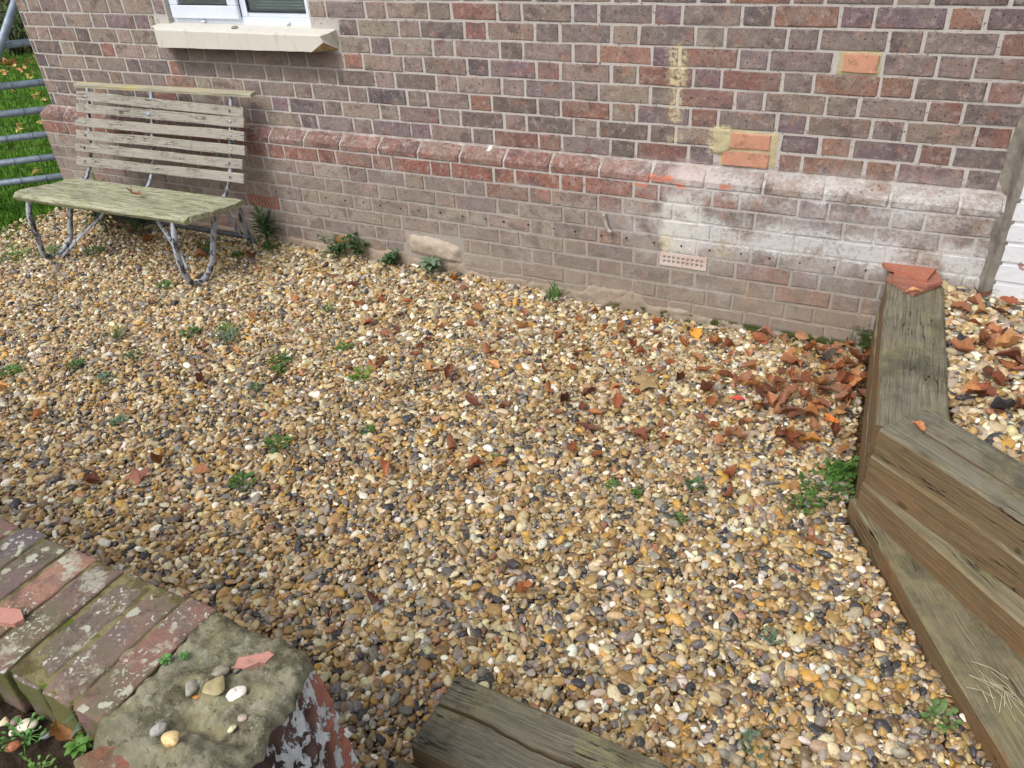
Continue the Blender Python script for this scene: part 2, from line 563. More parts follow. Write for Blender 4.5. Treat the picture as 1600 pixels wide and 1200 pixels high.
MAT_IRON = iron_material()
MAT_IRONDARK = simple_mat("blackened_iron", lin(52, 52, 54), lin(76, 78, 82), 40, 0.6, 0.4, 0.4)
MAT_GALV = simple_mat("galvanised_steel", lin(128, 142, 158), lin(152, 164, 178), 30, 0.5, 0.5, 0.1, 60, 0.001, 0.25)
MAT_WIRE = simple_mat("dark_wire", lin(52, 58, 54), lin(70, 76, 70), 30, 0.6, 0.4, 0)
MAT_PVC = simple_mat("white_upvc", lin(214, 222, 236), lin(222, 228, 240), 8, 0.35, 0.5, 0)
MAT_BLIND = simple_mat("grey_blind", lin(150, 160, 156), lin(172, 180, 176), 8, 0.6, 0.3, 0)
MAT_ROOM = simple_mat("dim_room", lin(78, 84, 84), lin(98, 104, 104), 3, 0.9, 0.1, 0)
MAT_SEAL = simple_mat("dark_gasket", lin(44, 48, 52), lin(56, 60, 64), 8, 0.6, 0.3, 0)
_g = NT("window_glass", 0.03, 0.5)
_g.base((0.62, 0.70, 0.70, 1))
_g.b.inputs["Transmission Weight"].default_value = 0.9
_g.b.inputs["IOR"].default_value = 1.45
MAT_GLASS = _g.mat


def sill_material():
    n = NT("limestone_sill", 0.9, 0.2)
    P = n.pos()
    c = n.mix(n.noise(P, 7.0, 5, 0.6), lin(194, 190, 180), lin(212, 208, 198))
    c = n.mix(n.math('MULTIPLY', n.step(n.noise(n.scale(P, (3, 3, 1)), 9.0, 5, 0.6), 0.54, 0.7), 0.4), c, lin(172, 164, 146))
    n.base(c)
    n.bump(n.noise(P, 70.0, 4), 0.3, 0.003)
    return n.mat


MAT_SILL = sill_material()
MAT_SILLBREAK = simple_mat("broken_stone", lin(158, 136, 102), lin(186, 166, 130), 30, 0.95, 0.1, 0.7, 60, 0.005)


def white_wall_material():
    n = NT("white_painted_brick", 0.75, 0.3)
    P = n.pos()
    flake = n.step(n.noise(P, 15.0, 6, 0.7), 0.65, 0.67)
    c = n.mix(n.noise(P, 6.0, 4), lin(202, 203, 206), lin(218, 219, 222))
    c = n.mix(n.math('MULTIPLY', n.step(n.noise(P, 60.0, 4, 0.6), 0.64, 0.7), 0.7), c, lin(150, 146, 142))
    c = n.mix(flake, c, lin(166, 118, 112))
    n.base(c)
    n.bump(n.math('ADD', n.noise(P, 50.0, 5, 0.65), n.math('MULTIPLY', flake, -0.8)), 0.6, 0.004)
    return n.mat


MAT_WHITEBRICK = white_wall_material()


def lichen_layers(n, c, P, up, k=1.0):
    """grey-green algae film, pale crusty lichen rosettes, on faces that look up"""
    film = n.mul(n.step(n.noise(P, 8.0, 6, 0.68), 0.44, 0.60), up)
    c = n.mix(n.math('MULTIPLY', film, 0.7 * k), c, lin(110, 106, 78))
    dk = n.step(n.noise(n.offset(P, (6, 6, 6)), 14.0, 6, 0.7), 0.52, 0.66)
    c = n.mix(n.math('MULTIPLY', dk, 0.65 * k), c, lin(76, 68, 62))
    warp = n.offset(P, n.mix(0.96, n.noise(P, 42.0, 4, 0.6, 0, True), (0, 0, 0, 1)))
    v = n.voro(warp, 34.0)
    gate = n.step(n.noise(n.offset(P, (1, 9, 1)), 9.0, 3), 0.50, 0.58)
    ros = n.mul(n.step(v, 0.34, 0.28), gate, up)
    c = n.mix(n.math('MULTIPLY', ros, 0.85 * k), c, n.mix(n.noise(P, 160.0, 3), lin(160, 160, 136), lin(204, 204, 186)))
    big = n.mul(n.step(n.noise(n.offset(P, (2, 2, 7)), 13.0, 8, 0.78), 0.56, 0.62), n.step(n.noise(P, 90.0, 4, 0.7), 0.34, 0.5), up)
    c = n.mix(n.math('MULTIPLY', big, 0.7 * k), c, lin(178, 176, 156))
    v = n.voro(n.offset(warp, (5, 5, 5)), 95.0)
    gate = n.step(n.noise(n.offset(P, (7, 2, 1)), 12.0, 3), 0.50, 0.60)
    spk = n.mul(n.step(v, 0.34, 0.24), gate, up)
    c = n.mix(n.math('MULTIPLY', spk, 0.8 * k), c, lin(206, 206, 192))
    return c


def coping_material():
    n = NT("lichened_coping_brick", 0.9, 0.2)
    P = n.pos()
    up = n.step(n.nz(), 0.3, 0.75)
    c = n.objcolor()
    c = n.mix(n.step(n.noise(P, 16.0, 5, 0.6), 0.42, 0.66), c, n.mix(0.6, c, lin(112, 98, 104)))
    c = n.mix(1.0, c, n.mix(n.noise(P, 130.0, 5, 0.7), (0.6, 0.6, 0.6, 1), (1.35, 1.32, 1.3, 1)), 'MULTIPLY')
    c = lichen_layers(n, c, P, up)
    moss = n.mul(n.step(n.noise(n.offset(P, (3, 3, 9)), 10.0, 5, 0.6), 0.30, 0.48), n.step(n.nz(), 0.7, 0.3))
    c = n.mix(n.math('MULTIPLY', moss, 0.8), c, lin(96, 98, 52))
    n.base(c)
    n.bump(n.noise(P, 70.0, 6, 0.7), 0.8, 0.005)
    return n.mat


def cap_material():
    n = NT("lichened_mortar_cap", 0.95, 0.1)
    P = n.pos()
    up = n.step(n.nz(), 0.1, 0.5)
    c = n.mix(n.noise(P, 11.0, 6, 0.65), lin(140, 134, 112), lin(184, 178, 152))
    c = n.mix(n.math('MULTIPLY', n.step(n.noise(n.offset(P, (4, 0, 0)), 7.0, 6, 0.65), 0.5, 0.62), 0.8), c, lin(186, 178, 138))
    c = n.mix(n.math('MULTIPLY', n.step(n.noise(n.offset(P, (0, 4, 0)), 17.0, 6, 0.7), 0.5, 0.64), 0.75), c, lin(92, 88, 66))
    c = n.mix(n.math('MULTIPLY', n.step(n.noise(n.offset(P, (0, 0, 4)), 60.0, 5, 0.7), 0.56, 0.66), 0.7), c, lin(74, 68, 54))
    c = lichen_layers(n, c, P, up, 0.65)
    n.base(c)
    n.bump(n.noise(P, 48.0, 8, 0.76), 1.0, 0.014)
    return n.mat


def flaking_material():
    n = NT("flaking_white_on_brick", 0.85, 0.2)
    P = n.pos()
    Q = n.scale(P, (1, 1.0, 0.5))
    k = n.noise(Q, 38.0, 7, 0.68, 0.3)
    under = n.mix(n.step(n.noise(P, 10.0, 4), 0.42, 0.6), lin(66, 52, 50), lin(104, 80, 74))
    edge = n.step(n.sep(P, 1), -2.70, -2.655)
    under = n.mix(n.math('MULTIPLY', edge, 0.9), under, lin(178, 116, 98))
    c = n.mix(n.step(k, 0.50, 0.53), under, n.mix(n.noise(P, 50.0, 3), lin(186, 188, 190), lin(214, 216, 218)))
    n.base(c)
    n.bump(n.math('ADD', n.math('MULTIPLY', n.step(k, 0.50, 0.53), 0.8), n.noise(P, 80.0, 5, 0.65)), 0.8, 0.004)
    return n.mat


MAT_COPING = coping_material()
MAT_CAP = cap_material()
MAT_FLAKE = flaking_material()


def mossy_joint_material():
    n = NT("mossy_joint", 0.95, 0.1)
    P = n.pos()
    c = n.mix(n.step(n.noise(P, 24.0, 5, 0.7), 0.42, 0.6), lin(98, 88, 62), lin(136, 128, 92))
    c = n.mix(n.step(n.noise(n.offset(P, (5, 1, 1)), 18.0, 5, 0.65), 0.56, 0.64), c, lin(92, 104, 40))
    n.base(c)
    n.bump(n.noise(P, 120.0, 5, 0.7), 0.9, 0.006)
    return n.mat


MAT_JOINT = mossy_joint_material()


def pebble_material(name, src):
    n = NT(name, 0.5, 0.4)
    c = n.attr("col", 'INSTANCER') if src == 'instancer' else n.objcolor()
    P = n.pos()
    g = n.noise(P, 150.0, 4, 0.65)
    c2 = n.mix(1.0, c, n.mix(g, (0.55, 0.53, 0.50, 1), (1.4, 1.38, 1.34, 1)), 'MULTIPLY')
    k = n.noise(n.offset(P, (2, 5, 1)), 70.0, 3, 0.6)
    c2 = n.mix(n.math('MULTIPLY', n.step(k, 0.57, 0.68), 0.45), c2, lin(196, 178, 146))
    c2 = n.mix(n.math('MULTIPLY', n.step(k, 0.42, 0.30), 0.5), c2, lin(104, 76, 48))
    n.base(c2)
    n.rough(n.math('MULTIPLY_ADD', g, 0.35, 0.26))
    n.bump(n.noise(P, 260.0, 3, 0.6), 0.25, 0.0015)
    return n.mat


MAT_PEBBLE = pebble_material("flint_gravel", 'instancer')
MAT_STONE = pebble_material("single_pebble", 'object')


def leaf_material(name, trans=0.25, rough=0.55):
    n = NT(name, rough, 0.35)
    O = n.objco()
    c = n.objcolor()
    k = n.noise(n.offset(O, n.n("ShaderNodeObjectInfo").outputs["Random"]), 7.0, 7, 0.75)
    c = n.mix(1.0, c, n.mix(k, (0.35, 0.32, 0.30, 1), (1.6, 1.56, 1.5, 1)), 'MULTIPLY')
    n.base(c)
    vein = n.noise(n.scale(O, (40, 160, 40)), 1.0, 3)
    n.bump(vein, 0.5, 0.002)
    # thin leaf: some light comes through
    tr = n.n("ShaderNodeBsdfTranslucent")
    n.put(tr.inputs[0], c)
    mx = n.n("ShaderNodeMixShader")
    mx.inputs[0].default_value = trans
    out = n.t.nodes["Material Output"]
    n.t.links.new(n.b.outputs[0], mx.inputs[1])
    n.t.links.new(tr.outputs[0], mx.inputs[2])
    n.t.links.new(mx.outputs[0], out.inputs[0])
    return n.mat


MAT_LEAF = leaf_material("dead_leaf", 0.15, 0.5)
MAT_GREEN = leaf_material("green_leaf", 0.3, 0.5)


def soil_material(name, a, b, c3, sc=30.0):
    n = NT(name, 0.95, 0.1)
    P = n.pos()
    c = n.mix(n.step(n.noise(P, sc, 6, 0.7), 0.4, 0.6), a, b)
    c = n.mix(n.step(n.noise(n.offset(P, (1, 2, 3)), sc * 0.4, 5, 0.65), 0.56, 0.66), c, c3)
    n.base(c)
    n.bump(n.noise(P, sc * 2, 6, 0.7), 1.0, 0.015)
    return n.mat


MAT_SOIL = soil_material("dark_soil", lin(48, 40, 34), lin(74, 62, 50), lin(66, 72, 40))
MAT_GRIT = soil_material("gravel_fines", lin(86, 68, 46), lin(128, 104, 74), lin(70, 58, 44), 60.0)
MAT_LAWN = soil_material("lawn_base", lin(56, 84, 24), lin(76, 108, 34), lin(88, 96, 42), 8.0)
MAT_EARTH = soil_material("far_earth", lin(80, 78, 48), lin(72, 84, 40), lin(90, 80, 56), 2.0)


def grass_material():
    n = NT("grass_blades", 0.6, 0.25)
    P = n.pos()
    c = n.mix(n.noise(P, 6.0, 4), lin(62, 108, 22), lin(104, 150, 44))
    c = n.mix(n.math('MULTIPLY', n.step(n.noise(P, 40.0, 2), 0.6, 0.7), 0.7), c, lin(150, 150, 70))
    n.base(c)
    return n.mat


MAT_GRASS = grass_material()
MAT_HEDGE = simple_mat("dark_hedge_leaf", lin(38, 54, 30), lin(66, 80, 46), 3.0, 0.5, 0.4, 0)
MAT_TWIG = simple_mat("grey_twig", lin(96, 88, 78), lin(70, 62, 52), 20, 0.9, 0.2, 0.3)

MAT_STALK = simple_mat("dry_stalk", lin(176, 150, 112), lin(146, 116, 84), 40, .8, .2, 0)

# ------------------------------------------------------------------ ground
def ground_h(x, y):
    """the gravel rises a little towards the left part of the wall"""
    t = max(0.0, min(1.0, (y + 0.55) / 0.5)) * max(0.0, min(1.0, (0.9 - x) / 0.8))
    return 0.045 * t * t * (3 - 2 * t) + 0.008 * mnoise.noise((x * 1.3, y * 1.3, 0)) + 0.006 * mnoise.noise((x * 4.0, y * 4.0, 3))


def sheet(name, x0, x1, y0, y1, nx, ny, fz, mat):
    mb = MB()
    vv = [(x0 + (x1 - x0) * i / nx, y0 + (y1 - y0) * j / ny) for j in range(ny + 1) for i in range(nx + 1)]
    mb.add([(x, y, fz(x, y)) for x, y in vv], [(j * (nx + 1) + i, j * (nx + 1) + i + 1, (j + 1) * (nx + 1) + i + 1, (j + 1) * (nx + 1) + i) for j in range(ny) for i in range(nx)])
    return mb.build(name, mat, smooth=True)


tag(sheet("ground", -70, 70, -70, 70, 4, 4, lambda x, y: -0.16, MAT_EARTH), kind="structure")
tag(sheet("gravel_bed", -2.85, 2.9, -4.2, -0.02, 64, 44, lambda x, y: ground_h(x, y) - 0.016, MAT_GRIT), kind="structure")
LAWN_Y = lambda x: 0.9 + 0.0 * x


def lawn_h(x, y):
    d = (x + 2.2) * -0.83 + (y + 0.9) * 0.55     # distance past the gravel edge
    return -0.018 + 0.010 * mnoise.noise((x * 2, y * 2, 4))


tag(sheet("lawn", -16, -2.62, -2.5, 12, 50, 50, lawn_h, MAT_LAWN), kind="structure")
_ub = MB()
_ub.add([(2.15, -0.03, 0.318), (4.2, -0.03, 0.318), (4.2, -2.62, 0.318), (3.06, -1.76, 0.318), (2.20, -1.10, 0.318)], [(4, 3, 2, 1, 0)])
tag(_ub.build("upper_gravel_bed", MAT_GRIT), kind="structure")
tag(sheet("soil_bed", -0.2, 1.14, -3.6, -2.86, 30, 20, lambda x, y: 0.615 + 0.015 * mnoise.noise((x * 9, y * 9, 2)), MAT_SOIL), kind="structure")

# ------------------------------------------------------------------ the house wall
J0 = 0.69
XL, XR = -2.795, 2.345
YP = -0.065
house = thing("brick_house", "weathered Flemish bond brick house wall with a red chamfered plinth and one window", "house", (0, 0, 0))

WX0, WX1, WZ0, WZ1 = -1.60, -0.665, 1.176, 2.08      # window opening
TOPZ = J0 + 0.075 * 20
mb = MB()
# mortar body in slabs round the window opening; its face lies 2 mm behind the brick faces
for (a, b, z0, z1) in ((XL, WX0, J0, TOPZ), (WX1, XR, J0, TOPZ), (WX0, WX1, J0, WZ0 - 0.02), (WX0, WX1, WZ1, TOPZ)):
    mb.box((a, 0.0028, z0), (b, 0.30, z1))
mb.box((XL - 0.063, YP + 0.0028, -0.2), (XR, 0.30, J0 - 0.0755))
# sloping bed behind the chamfered course
mb.add([(XL - 0.06, YP + 0.004, J0 - 0.0755), (XR, YP + 0.004, J0 - 0.0755), (XR, YP + 0.006, J0 - 0.046), (XL - 0.06, YP + 0.006, J0 - 0.046),
        (XR, 0.0022, J0 + 0.002), (XL, 0.0022, J0 + 0.002)], [(0, 1, 2, 3), (3, 2, 4, 5)])
# mortar is flush but uneven
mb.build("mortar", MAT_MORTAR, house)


def brick_mesh(L, H, D, seed, var=1.0):
    """front of a hand-made brick, face at y=0, corner rounded back, centre at origin"""
    r = random.Random(seed)
    xs = [-L / 2, -L / 2 + 0.0035, 0 + r.uniform(-.02, .02) * L / .2, L / 2 - 0.0035, L / 2]
    zs = [-H / 2, -H / 2 + 0.0032, H / 2 - 0.0032, H / 2]
    vv = []
    for j, z in enumerate(zs):
        for i, x in enumerate(xs):
            edge = i in (0, 4) or j in (0, 3)
            corner = i in (0, 4) and j in (0, 3)
            y = r.uniform(-0.0008, 0.0008) * var
            if edge:
                y = 0.0024 + r.uniform(0, 0.0012)
            if corner:
                y = 0.0036 + r.uniform(0, .003)
            dx = r.uniform(-.0025, .0025) * var + (-0.002 if i == 4 and corner else 0.002 if corner else 0)
            dz = r.uniform(-.0022, .0022) * var
            vv.append((x + dx, y, z + dz))
    ff = [(j * 5 + i, j * 5 + i + 1, (j + 1) * 5 + i + 1, (j + 1) * 5 + i) for j in range(3) for i in range(4)]
    ring = [0, 1, 2, 3, 4, 9, 14, 19, 18, 17, 16, 15, 10, 5]
    o = len(vv)
    for k in ring:
        vv.append((vv[k][0], D, vv[k][2]))
    for k in range(len(ring)):
        k2 = (k + 1) % len(ring)
        ff.append((ring[k2], ring[k], o + k, o + k2))
    m = MB()
    m.add(vv, ff)
    m.edge = [(q[0], q[2], L / 2) for q in vv]
    return m


def with_edge(me, vals):
    a = me.attributes.new("edge", 'FLOAT_VECTOR', 'POINT')
    a.data.foreach_set("vector", np.array(vals, dtype=np.float32).ravel())
    return me


STR_L, HDR_L, BH = 0.2150, 0.1030, 0.0668
brick_protos = {}
for kind_, L in (("s", STR_L), ("h", HDR_L)):
    for i in range(10):
        _b = brick_mesh(L, BH, 0.03, 100 + i + (50 if kind_ == "h" else 0))
        brick_protos.setdefault(kind_, []).append(with_edge(_b.mesh("brick_" + ("stretcher" if kind_ == "s" else "header"), MAT_BRICK, False), _b.edge))

GREYS = [lin(142, 129, 122), lin(136, 123, 117), lin(150, 134, 125), lin(130, 119, 115), lin(140, 125, 122), lin(152, 138, 127), lin(134, 121, 121), lin(146, 130, 119), lin(124, 113, 110), lin(154, 136, 127)]
REDS = [lin(152, 114, 101), lin(142, 105, 97), lin(150, 119, 110), lin(156, 123, 108)]
PURPLE = [lin(138, 115, 116), lin(132, 113, 119), lin(126, 110, 113)]
DARKS = [lin(114, 106, 102), lin(108, 100, 99), lin(118, 107, 100), lin(104, 97, 100)]
BUFF = [lin(150, 138, 126), lin(156, 145, 134), lin(143, 131, 121)]


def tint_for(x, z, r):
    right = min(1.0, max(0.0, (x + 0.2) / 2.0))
    u = r.random()
    if z < J0 - 0.15:
        pal = GREYS + BUFF * 3 + (REDS[:2] if u < 0.35 else [])
    elif u < 0.06 + 0.20 * right:
        pal = REDS
    elif u < 0.12 + 0.30 * right:
        pal = PURPLE
    elif u < 0.24 + 0.30 * right:
        pal = DARKS
    elif u < 0.42 + 0.16 * right:
        pal = BUFF
    else:
        pal = GREYS
    c = r.choice(pal)
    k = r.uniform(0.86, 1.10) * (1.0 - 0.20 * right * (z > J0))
    return (c[0] * k, c[1] * k * r.uniform(.97, 1.03), c[2] * k * r.uniform(.97, 1.03), 1)


# spans that something else fills: (x0, x1, z0, z1)
HOLES = [(WX0 - .002, WX1 + .002, WZ0 - 0.004, WZ1), (-1.70, -0.515, 1.066, 1.176),
         (1.311, 1.536, J0 + 0.008, J0 + 0.152), (1.705, 1.848, 1.062, 1.145),
         (-1.283, -1.05, 0.248, 0.318), (1.10, 1.318, 0.252, 0.318), (-0.232, 0.095, 0.09, 0.232)]


def cut(x0, x1, z0, z1):
    """the pieces of the span x0..x1 left over by the holes"""
    spans = [(x0, x1)]
    for (a, b, c, d) in HOLES:
        if z1 - 0.012 < c or z0 + 0.012 > d:
            continue
        out = []
        for (s, e) in spans:
            if e <= a or s >= b:
                out.append((s, e))
                continue
            if s < a - 0.03:
                out.append((s, a - 0.008))
            if e > b + 0.03:
                out.append((b + 0.008, e))
        spans = out
    return spans


bricks = []        # (x0, x1, z0, z1, yface, tint or None)
rb = random.Random(5)
for c in range(1, 21):
    z0 = J0 + (c - 1) * 0.075 + 0.0041
    z1 = z0 + BH
    ph = 0.0 if c % 2 == 0 else 0.16875
    if c in (13, 17):
        ph += 0.03
    k0 = math.floor((XL - ph) / 0.3375) - 1
    x = ph + 0.3375 * k0
    while x < XR:
        for L in (0.1125, 0.225):
            a, b = x + 0.005, x + L - 0.005
            x += L
            a, b = max(a, XL + 0.002), min(b, XR - 0.012)
            if b - a < 0.03:
                continue
            for (s, e) in cut(a, b, z0, z1):
                bricks.append((s + rb.uniform(0, .002), e - rb.uniform(0, .002), z0, z1, rb.uniform(-.0015, .001), None))
for c in range(0, 8):
    z1 = J0 - 0.075 - c * 0.075 - 0.005
    z0 = z1 - BH
    ph = -0.039 if c == 0 else (0.140 if c % 2 == 1 else -0.029)
    k0 = math.floor((XL - ph) / 0.3375) - 1
    x = ph + 0.3375 * k0
    while x < XR:
        for L in (0.1125, 0.225):
            a, b = x + 0.005, x + L - 0.005
            x += L
            a, b = max(a, XL - 0.063), min(b, XR - 0.012)
            if b - a < 0.03:
                continue
            for (s, e) in cut(a, b, z0, z1):
                t = None
                if c == 0:
                    r_ = rb.random()
                    t = rb.choice([lin(142, 98, 86), lin(134, 93, 83), lin(148, 106, 94)]) if s < 1.0 or r_ < .2 else rb.choice(GREYS)
                bricks.append((s, e, z0, z1, YP + rb.uniform(-.002, .0015), t))


def seen_size(b):
    x0, x1, z0, z1, y, _ = b
    px, py, d = project([((x0 + x1) / 2, y, (z0 + z1) / 2)])
    if not (-40 < px[0] < 1640 and -30 < py[0] < 1230):
        return 0.0
    # behind the bench, or behind the near end of the sleepers: shows less
    k = 0.3 if (-2.35 < x0 < -1.1 and 0.2 < z0 < 0.8) else 1.0
    return k * (x1 - x0) * (z1 - z0) / d[0] ** 2


order = sorted(range(len(bricks)), key=lambda i: -seen_size(bricks[i]))
many = MB()
many_col, many_edge = [], []
for rank, i in enumerate(order):
    x0, x1, z0, z1, y, t = bricks[i]
    r = random.Random(i * 31 + 3)
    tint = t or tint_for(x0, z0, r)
    L = x1 - x0
    if rank < 300:
        kind_ = "s" if L > 0.155 else "h"
        me = r.choice(brick_protos[kind_])
        o = link("brick", me, house)
        o.location = ((x0 + x1) / 2, y, (z0 + z1) / 2)
        flip = r.random() < .5
        o.rotation_euler = (0, r.uniform(-.006, .006) + (math.pi if flip else 0), 0)
        o.scale = (L / (STR_L if kind_ == "s" else HDR_L), 1, r.uniform(0.98, 1.025))
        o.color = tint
    else:
        b = brick_mesh(L, BH, 0.03, i)
        many.add([(vx + (x0 + x1) / 2, vy + y, vz + (z0 + z1) / 2) for vx, vy, vz in b.v], b.f)
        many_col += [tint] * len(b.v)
        many_edge += b.edge
bo = many.build("brickwork", MAT_BRICKS, house, False)
bo["kind"] = "stuff"
with_edge(bo.data, many_edge)
ca = bo.data.color_attributes.new("col", 'FLOAT_COLOR', 'POINT')
ca.data.foreach_set("color", np.array(many_col, dtype=np.float32).ravel())


def plinth_mesh(L, seed, left_end=False):
    r = random.Random(seed)
    prof = [(0.03, -0.0335), (0.0, -0.0335), (-0.0655, -0.0335), (-0.067, -0.030), (-0.067, -0.009), (-0.063, -0.003), (-0.006, 0.0325), (0.03, 0.0335)]
    m = MB()
    xs = [-L / 2, -L / 2 + 0.004, -L / 6, L / 6, L / 2 - 0.004, L / 2]
    vv = []
    for i, x in enumerate(xs):
        for j, (y, z) in enumerate(prof):
            e = 0.003 if i in (0, 5) and 2 <= j <= 6 else 0
            vv.append((x, y + e + r.uniform(-.0012, .0012), z - e * .5 + r.uniform(-.001, .001)))
    n = len(prof)
    ff = [(i * n + j, i * n + j + 1, (i + 1) * n + j + 1, (i + 1) * n + j) for i in range(5) for j in range(n - 1)]
    ff = [tuple(reversed(f)) for f in ff]
    ff += [tuple(range(n)), tuple(reversed(range(5 * n, 6 * n)))]
    m.add(vv, ff)
    return m


plinth_protos = []
for i in range(5):
    _b = plinth_mesh(0.217, 20 + i)
    plinth_protos.append(with_edge(_b.mesh("plinth_brick", MAT_BRICK, False), [(q[0], q[2], 0.1085) for q in _b.v]))
x = 0.124 - 0.2305 * 13
while x < XR - 0.05:
    a, b = max(x, XL - 0.064), min(x + 0.2305, XR - 0.01)
    x += 0.2305
    if b - a < 0.04:
        continue
    r = random.Random(int(a * 1000))
    o = link("plinth_brick", r.choice(plinth_protos), house)
    L = b - a - 0.011
    o.location = ((a + b) / 2, 0, J0 - 0.0375)
    o.scale = (L / 0.217, 1, 1)
    t = r.choice([lin(136, 101, 90), lin(128, 95, 87), lin(142, 107, 96), lin(124, 94, 86)]) if a < 1.1 else r.choice(GREYS[:6])
    o.color = t

# repairs: three new orange bricks with sandy mortar round them
for (x0, x1, z0, z1) in ((1.347, 1.505, J0 + 0.082, J0 + 0.141), (1.326, 1.505, J0 + 0.012, J0 + 0.068), (1.722, 1.836, 1.074, 1.134)):
    o = brick_mesh(x1 - x0, z1 - z0, 0.03, int(x0 * 99), 1.6).build("patch_brick", MAT_PATCHBRICK, house, False)
    o.location = ((x0 + x1) / 2, -0.0065, (z0 + z1) / 2)
    o["label"] = "new orange repair brick bedded in sandy mortar"


def blob_slab(x0, x1, z0, z1, y, depth, nx, nz, wob, seed):
    """hand-trowelled mortar: a thin slab whose outline wanders and whose face is uneven"""
    m = MB()
    vv = []
    for j in range(nz + 1):
        for i in range(nx + 1):
            u, v = i / nx, j / nz
            xx, zz = x0 + (x1 - x0) * u, z0 + (z1 - z0) * v
            e = min(u, 1 - u, v, 1 - v)
            n1 = mnoise.noise((xx * 30 + seed, zz * 30, 1)) + .5 * mnoise.noise((xx * 80 + seed, zz * 80, 1))
            n2 = mnoise.noise((xx * 30 + seed, zz * 30, 9)) + .5 * mnoise.noise((xx * 80 + seed, zz * 80, 9))
            xx += wob * n1
            zz += wob * n2
            yy = y - depth * (0.0 if e < 1e-6 else 1.0) + 0.002 * n2 * (e > 1e-6)
            if e < 1e-6:
                yy = y + 0.004
            vv.append((xx, yy, zz))
    ff = [(j * (nx + 1) + i, j * (nx + 1) + i + 1, (j + 1) * (nx + 1) + i + 1, (j + 1) * (nx + 1) + i) for j in range(nz) for i in range(nx)]
    m.add(vv, ff)
    return m


m1 = blob_slab(1.309, 1.537, J0 + 0.006, J0 + 0.156, 0.0, 0.0, 16, 10, 0.006, 3)
m2 = blob_slab(1.700, 1.852, 1.060, 1.148, 0.0, 0.0, 12, 8, 0.008, 8)
m1.build("repair_mortar", MAT_SANDMORTAR, house, True)
m2.build("repair_mortar", MAT_SANDMORTAR, house, True)
m1 = blob_slab(1.28, 1.356, J0 + 0.055, J0 + 0.158, -0.002, 0.005, 12, 12, 0.010, 21)
m1.build("mortar_smear", MAT_SANDMORTAR, house, True)

# two air bricks
def air_brick(x0, x1, z0, z1, y, ncol, nrow, mat, label):
    m = MB()
    fx, fz = 0.010, 0.012
    bx = (x1 - x0 - 2 * fx) / ncol
    bz = (z1 - z0 - 2 * fz) / nrow
    d = 0.03
    m.box((x0, y, z0), (x1, y + d, z0 + fz + bz * .08))
    m.box((x0, y, z1 - fz - bz * .08), (x1, y + d, z1))
    for j in range(1, nrow):
        zc = z0 + fz + bz * j
        m.box((x0, y, zc - bz * .14), (x1, y + d, zc + bz * .14))
    for j in range(nrow):
        za, zb = z0 + fz + bz * (j + .08), z0 + fz + bz * (j + .92)
        m.box((x0, y + .0004, za), (x0 + fx + bx * .25, y + d, zb))
        m.box((x1 - fx - bx * .25, y + .0004, za), (x1, y + d, zb))
        for i in range(1, ncol):
            xc = x0 + fx + bx * i
            m.box((xc - bx * .20, y + .0004, za), (xc + bx * .20, y + d, zb))
    o = m.build("air_brick", mat, house)
    o["label"] = label
    h = MB()
    h.box((x0 + .002, y + d - .006, z0 + .002), (x1 - .002, y + d + .004, z1 - .002))
    h.build("hollow", MAT_DARK, o)
    return o


air_brick(-1.277, -1.056, 0.251, 0.315, YP - 0.003, 9, 2, terracotta("air_brick_red", lin(142, 96, 82), lin(162, 112, 96)), "terracotta air brick with two rows of round holes by the bench")
air_brick(1.106, 1.312, 0.255, 0.315, YP - 0.003, 9, 2, simple_mat("air_brick_pale", lin(196, 172, 160), lin(206, 190, 182), 12, .9, .1, .4), "whitewashed air brick with two rows of square holes")

# drilled holes along one course: near-black discs stand in for the shade inside
m = MB()
xh = -1.06
rh = random.Random(2)
while xh < 1.95:
    if not (1.20 < xh < 1.22):
        a = rh.uniform(.0030, .0044)
        cx_, cz_ = xh + rh.uniform(-.008, .008), 0.354 + rh.uniform(-.003, .004)
        ring = [(cx_ + a * math.cos(k * math.pi / 4), YP - 0.0035, cz_ + a * math.sin(k * math.pi / 4)) for k in range(8)]
        back = [(p[0], YP + 0.006, p[2]) for p in ring]
        m.add(ring + back, [tuple(range(8))[::-1]] + [(k, (k + 1) % 8, 8 + (k + 1) % 8, 8 + k) for k in range(8)])
    xh += rh.choice([0.108, 0.112, 0.126])
o = m.build("drill_hole_shade", MAT_DARK, house)
o["kind"] = "stuff"

# iron cleat hanging on the wall
m = MB()
m.tube([(0.846, YP - .012, 0.462), (0.852, YP - .016, 0.44), (0.862, YP - .014, 0.405), (0.876, YP - .02, 0.385), (0.890, YP - .026, 0.388)], [.006, .009, .008, .009, .006], 8)
m.tube([(0.85, YP + .01, 0.452), (0.85, YP - .024, 0.452)], .005, 8)
m.build("wall_cleat", simple_mat("painted_cleat", lin(150, 140, 132), lin(178, 170, 162), 40, .6, .4, .3), house, True)

# lumpy pale stone let into the low courses, and the rendered footing under it
def lumpy_front(x0, x1, ztop, zbot, y, fy, nx, nz, name, mat):
    """a rendered face: fy(u, v, x, z) gives how far it stands out"""
    m = MB()
    vv = []
    for j in range(nz + 1):
        for i in range(nx + 1):
            u, v = i / nx, j / nz
            xx = x0 + (x1 - x0) * u
            zt = ztop(xx)
            zb = zbot(xx)
            zz = zb + (zt - zb) * v
            vv.append((xx, y - fy(u, v, xx, zz), zz))
    m.add(vv, [(j * (nx + 1) + i, j * (nx + 1) + i + 1, (j + 1) * (nx + 1) + i + 1, (j + 1) * (nx + 1) + i) for j in range(nz) for i in range(nx)])
    return m.build(name, mat, house, True)


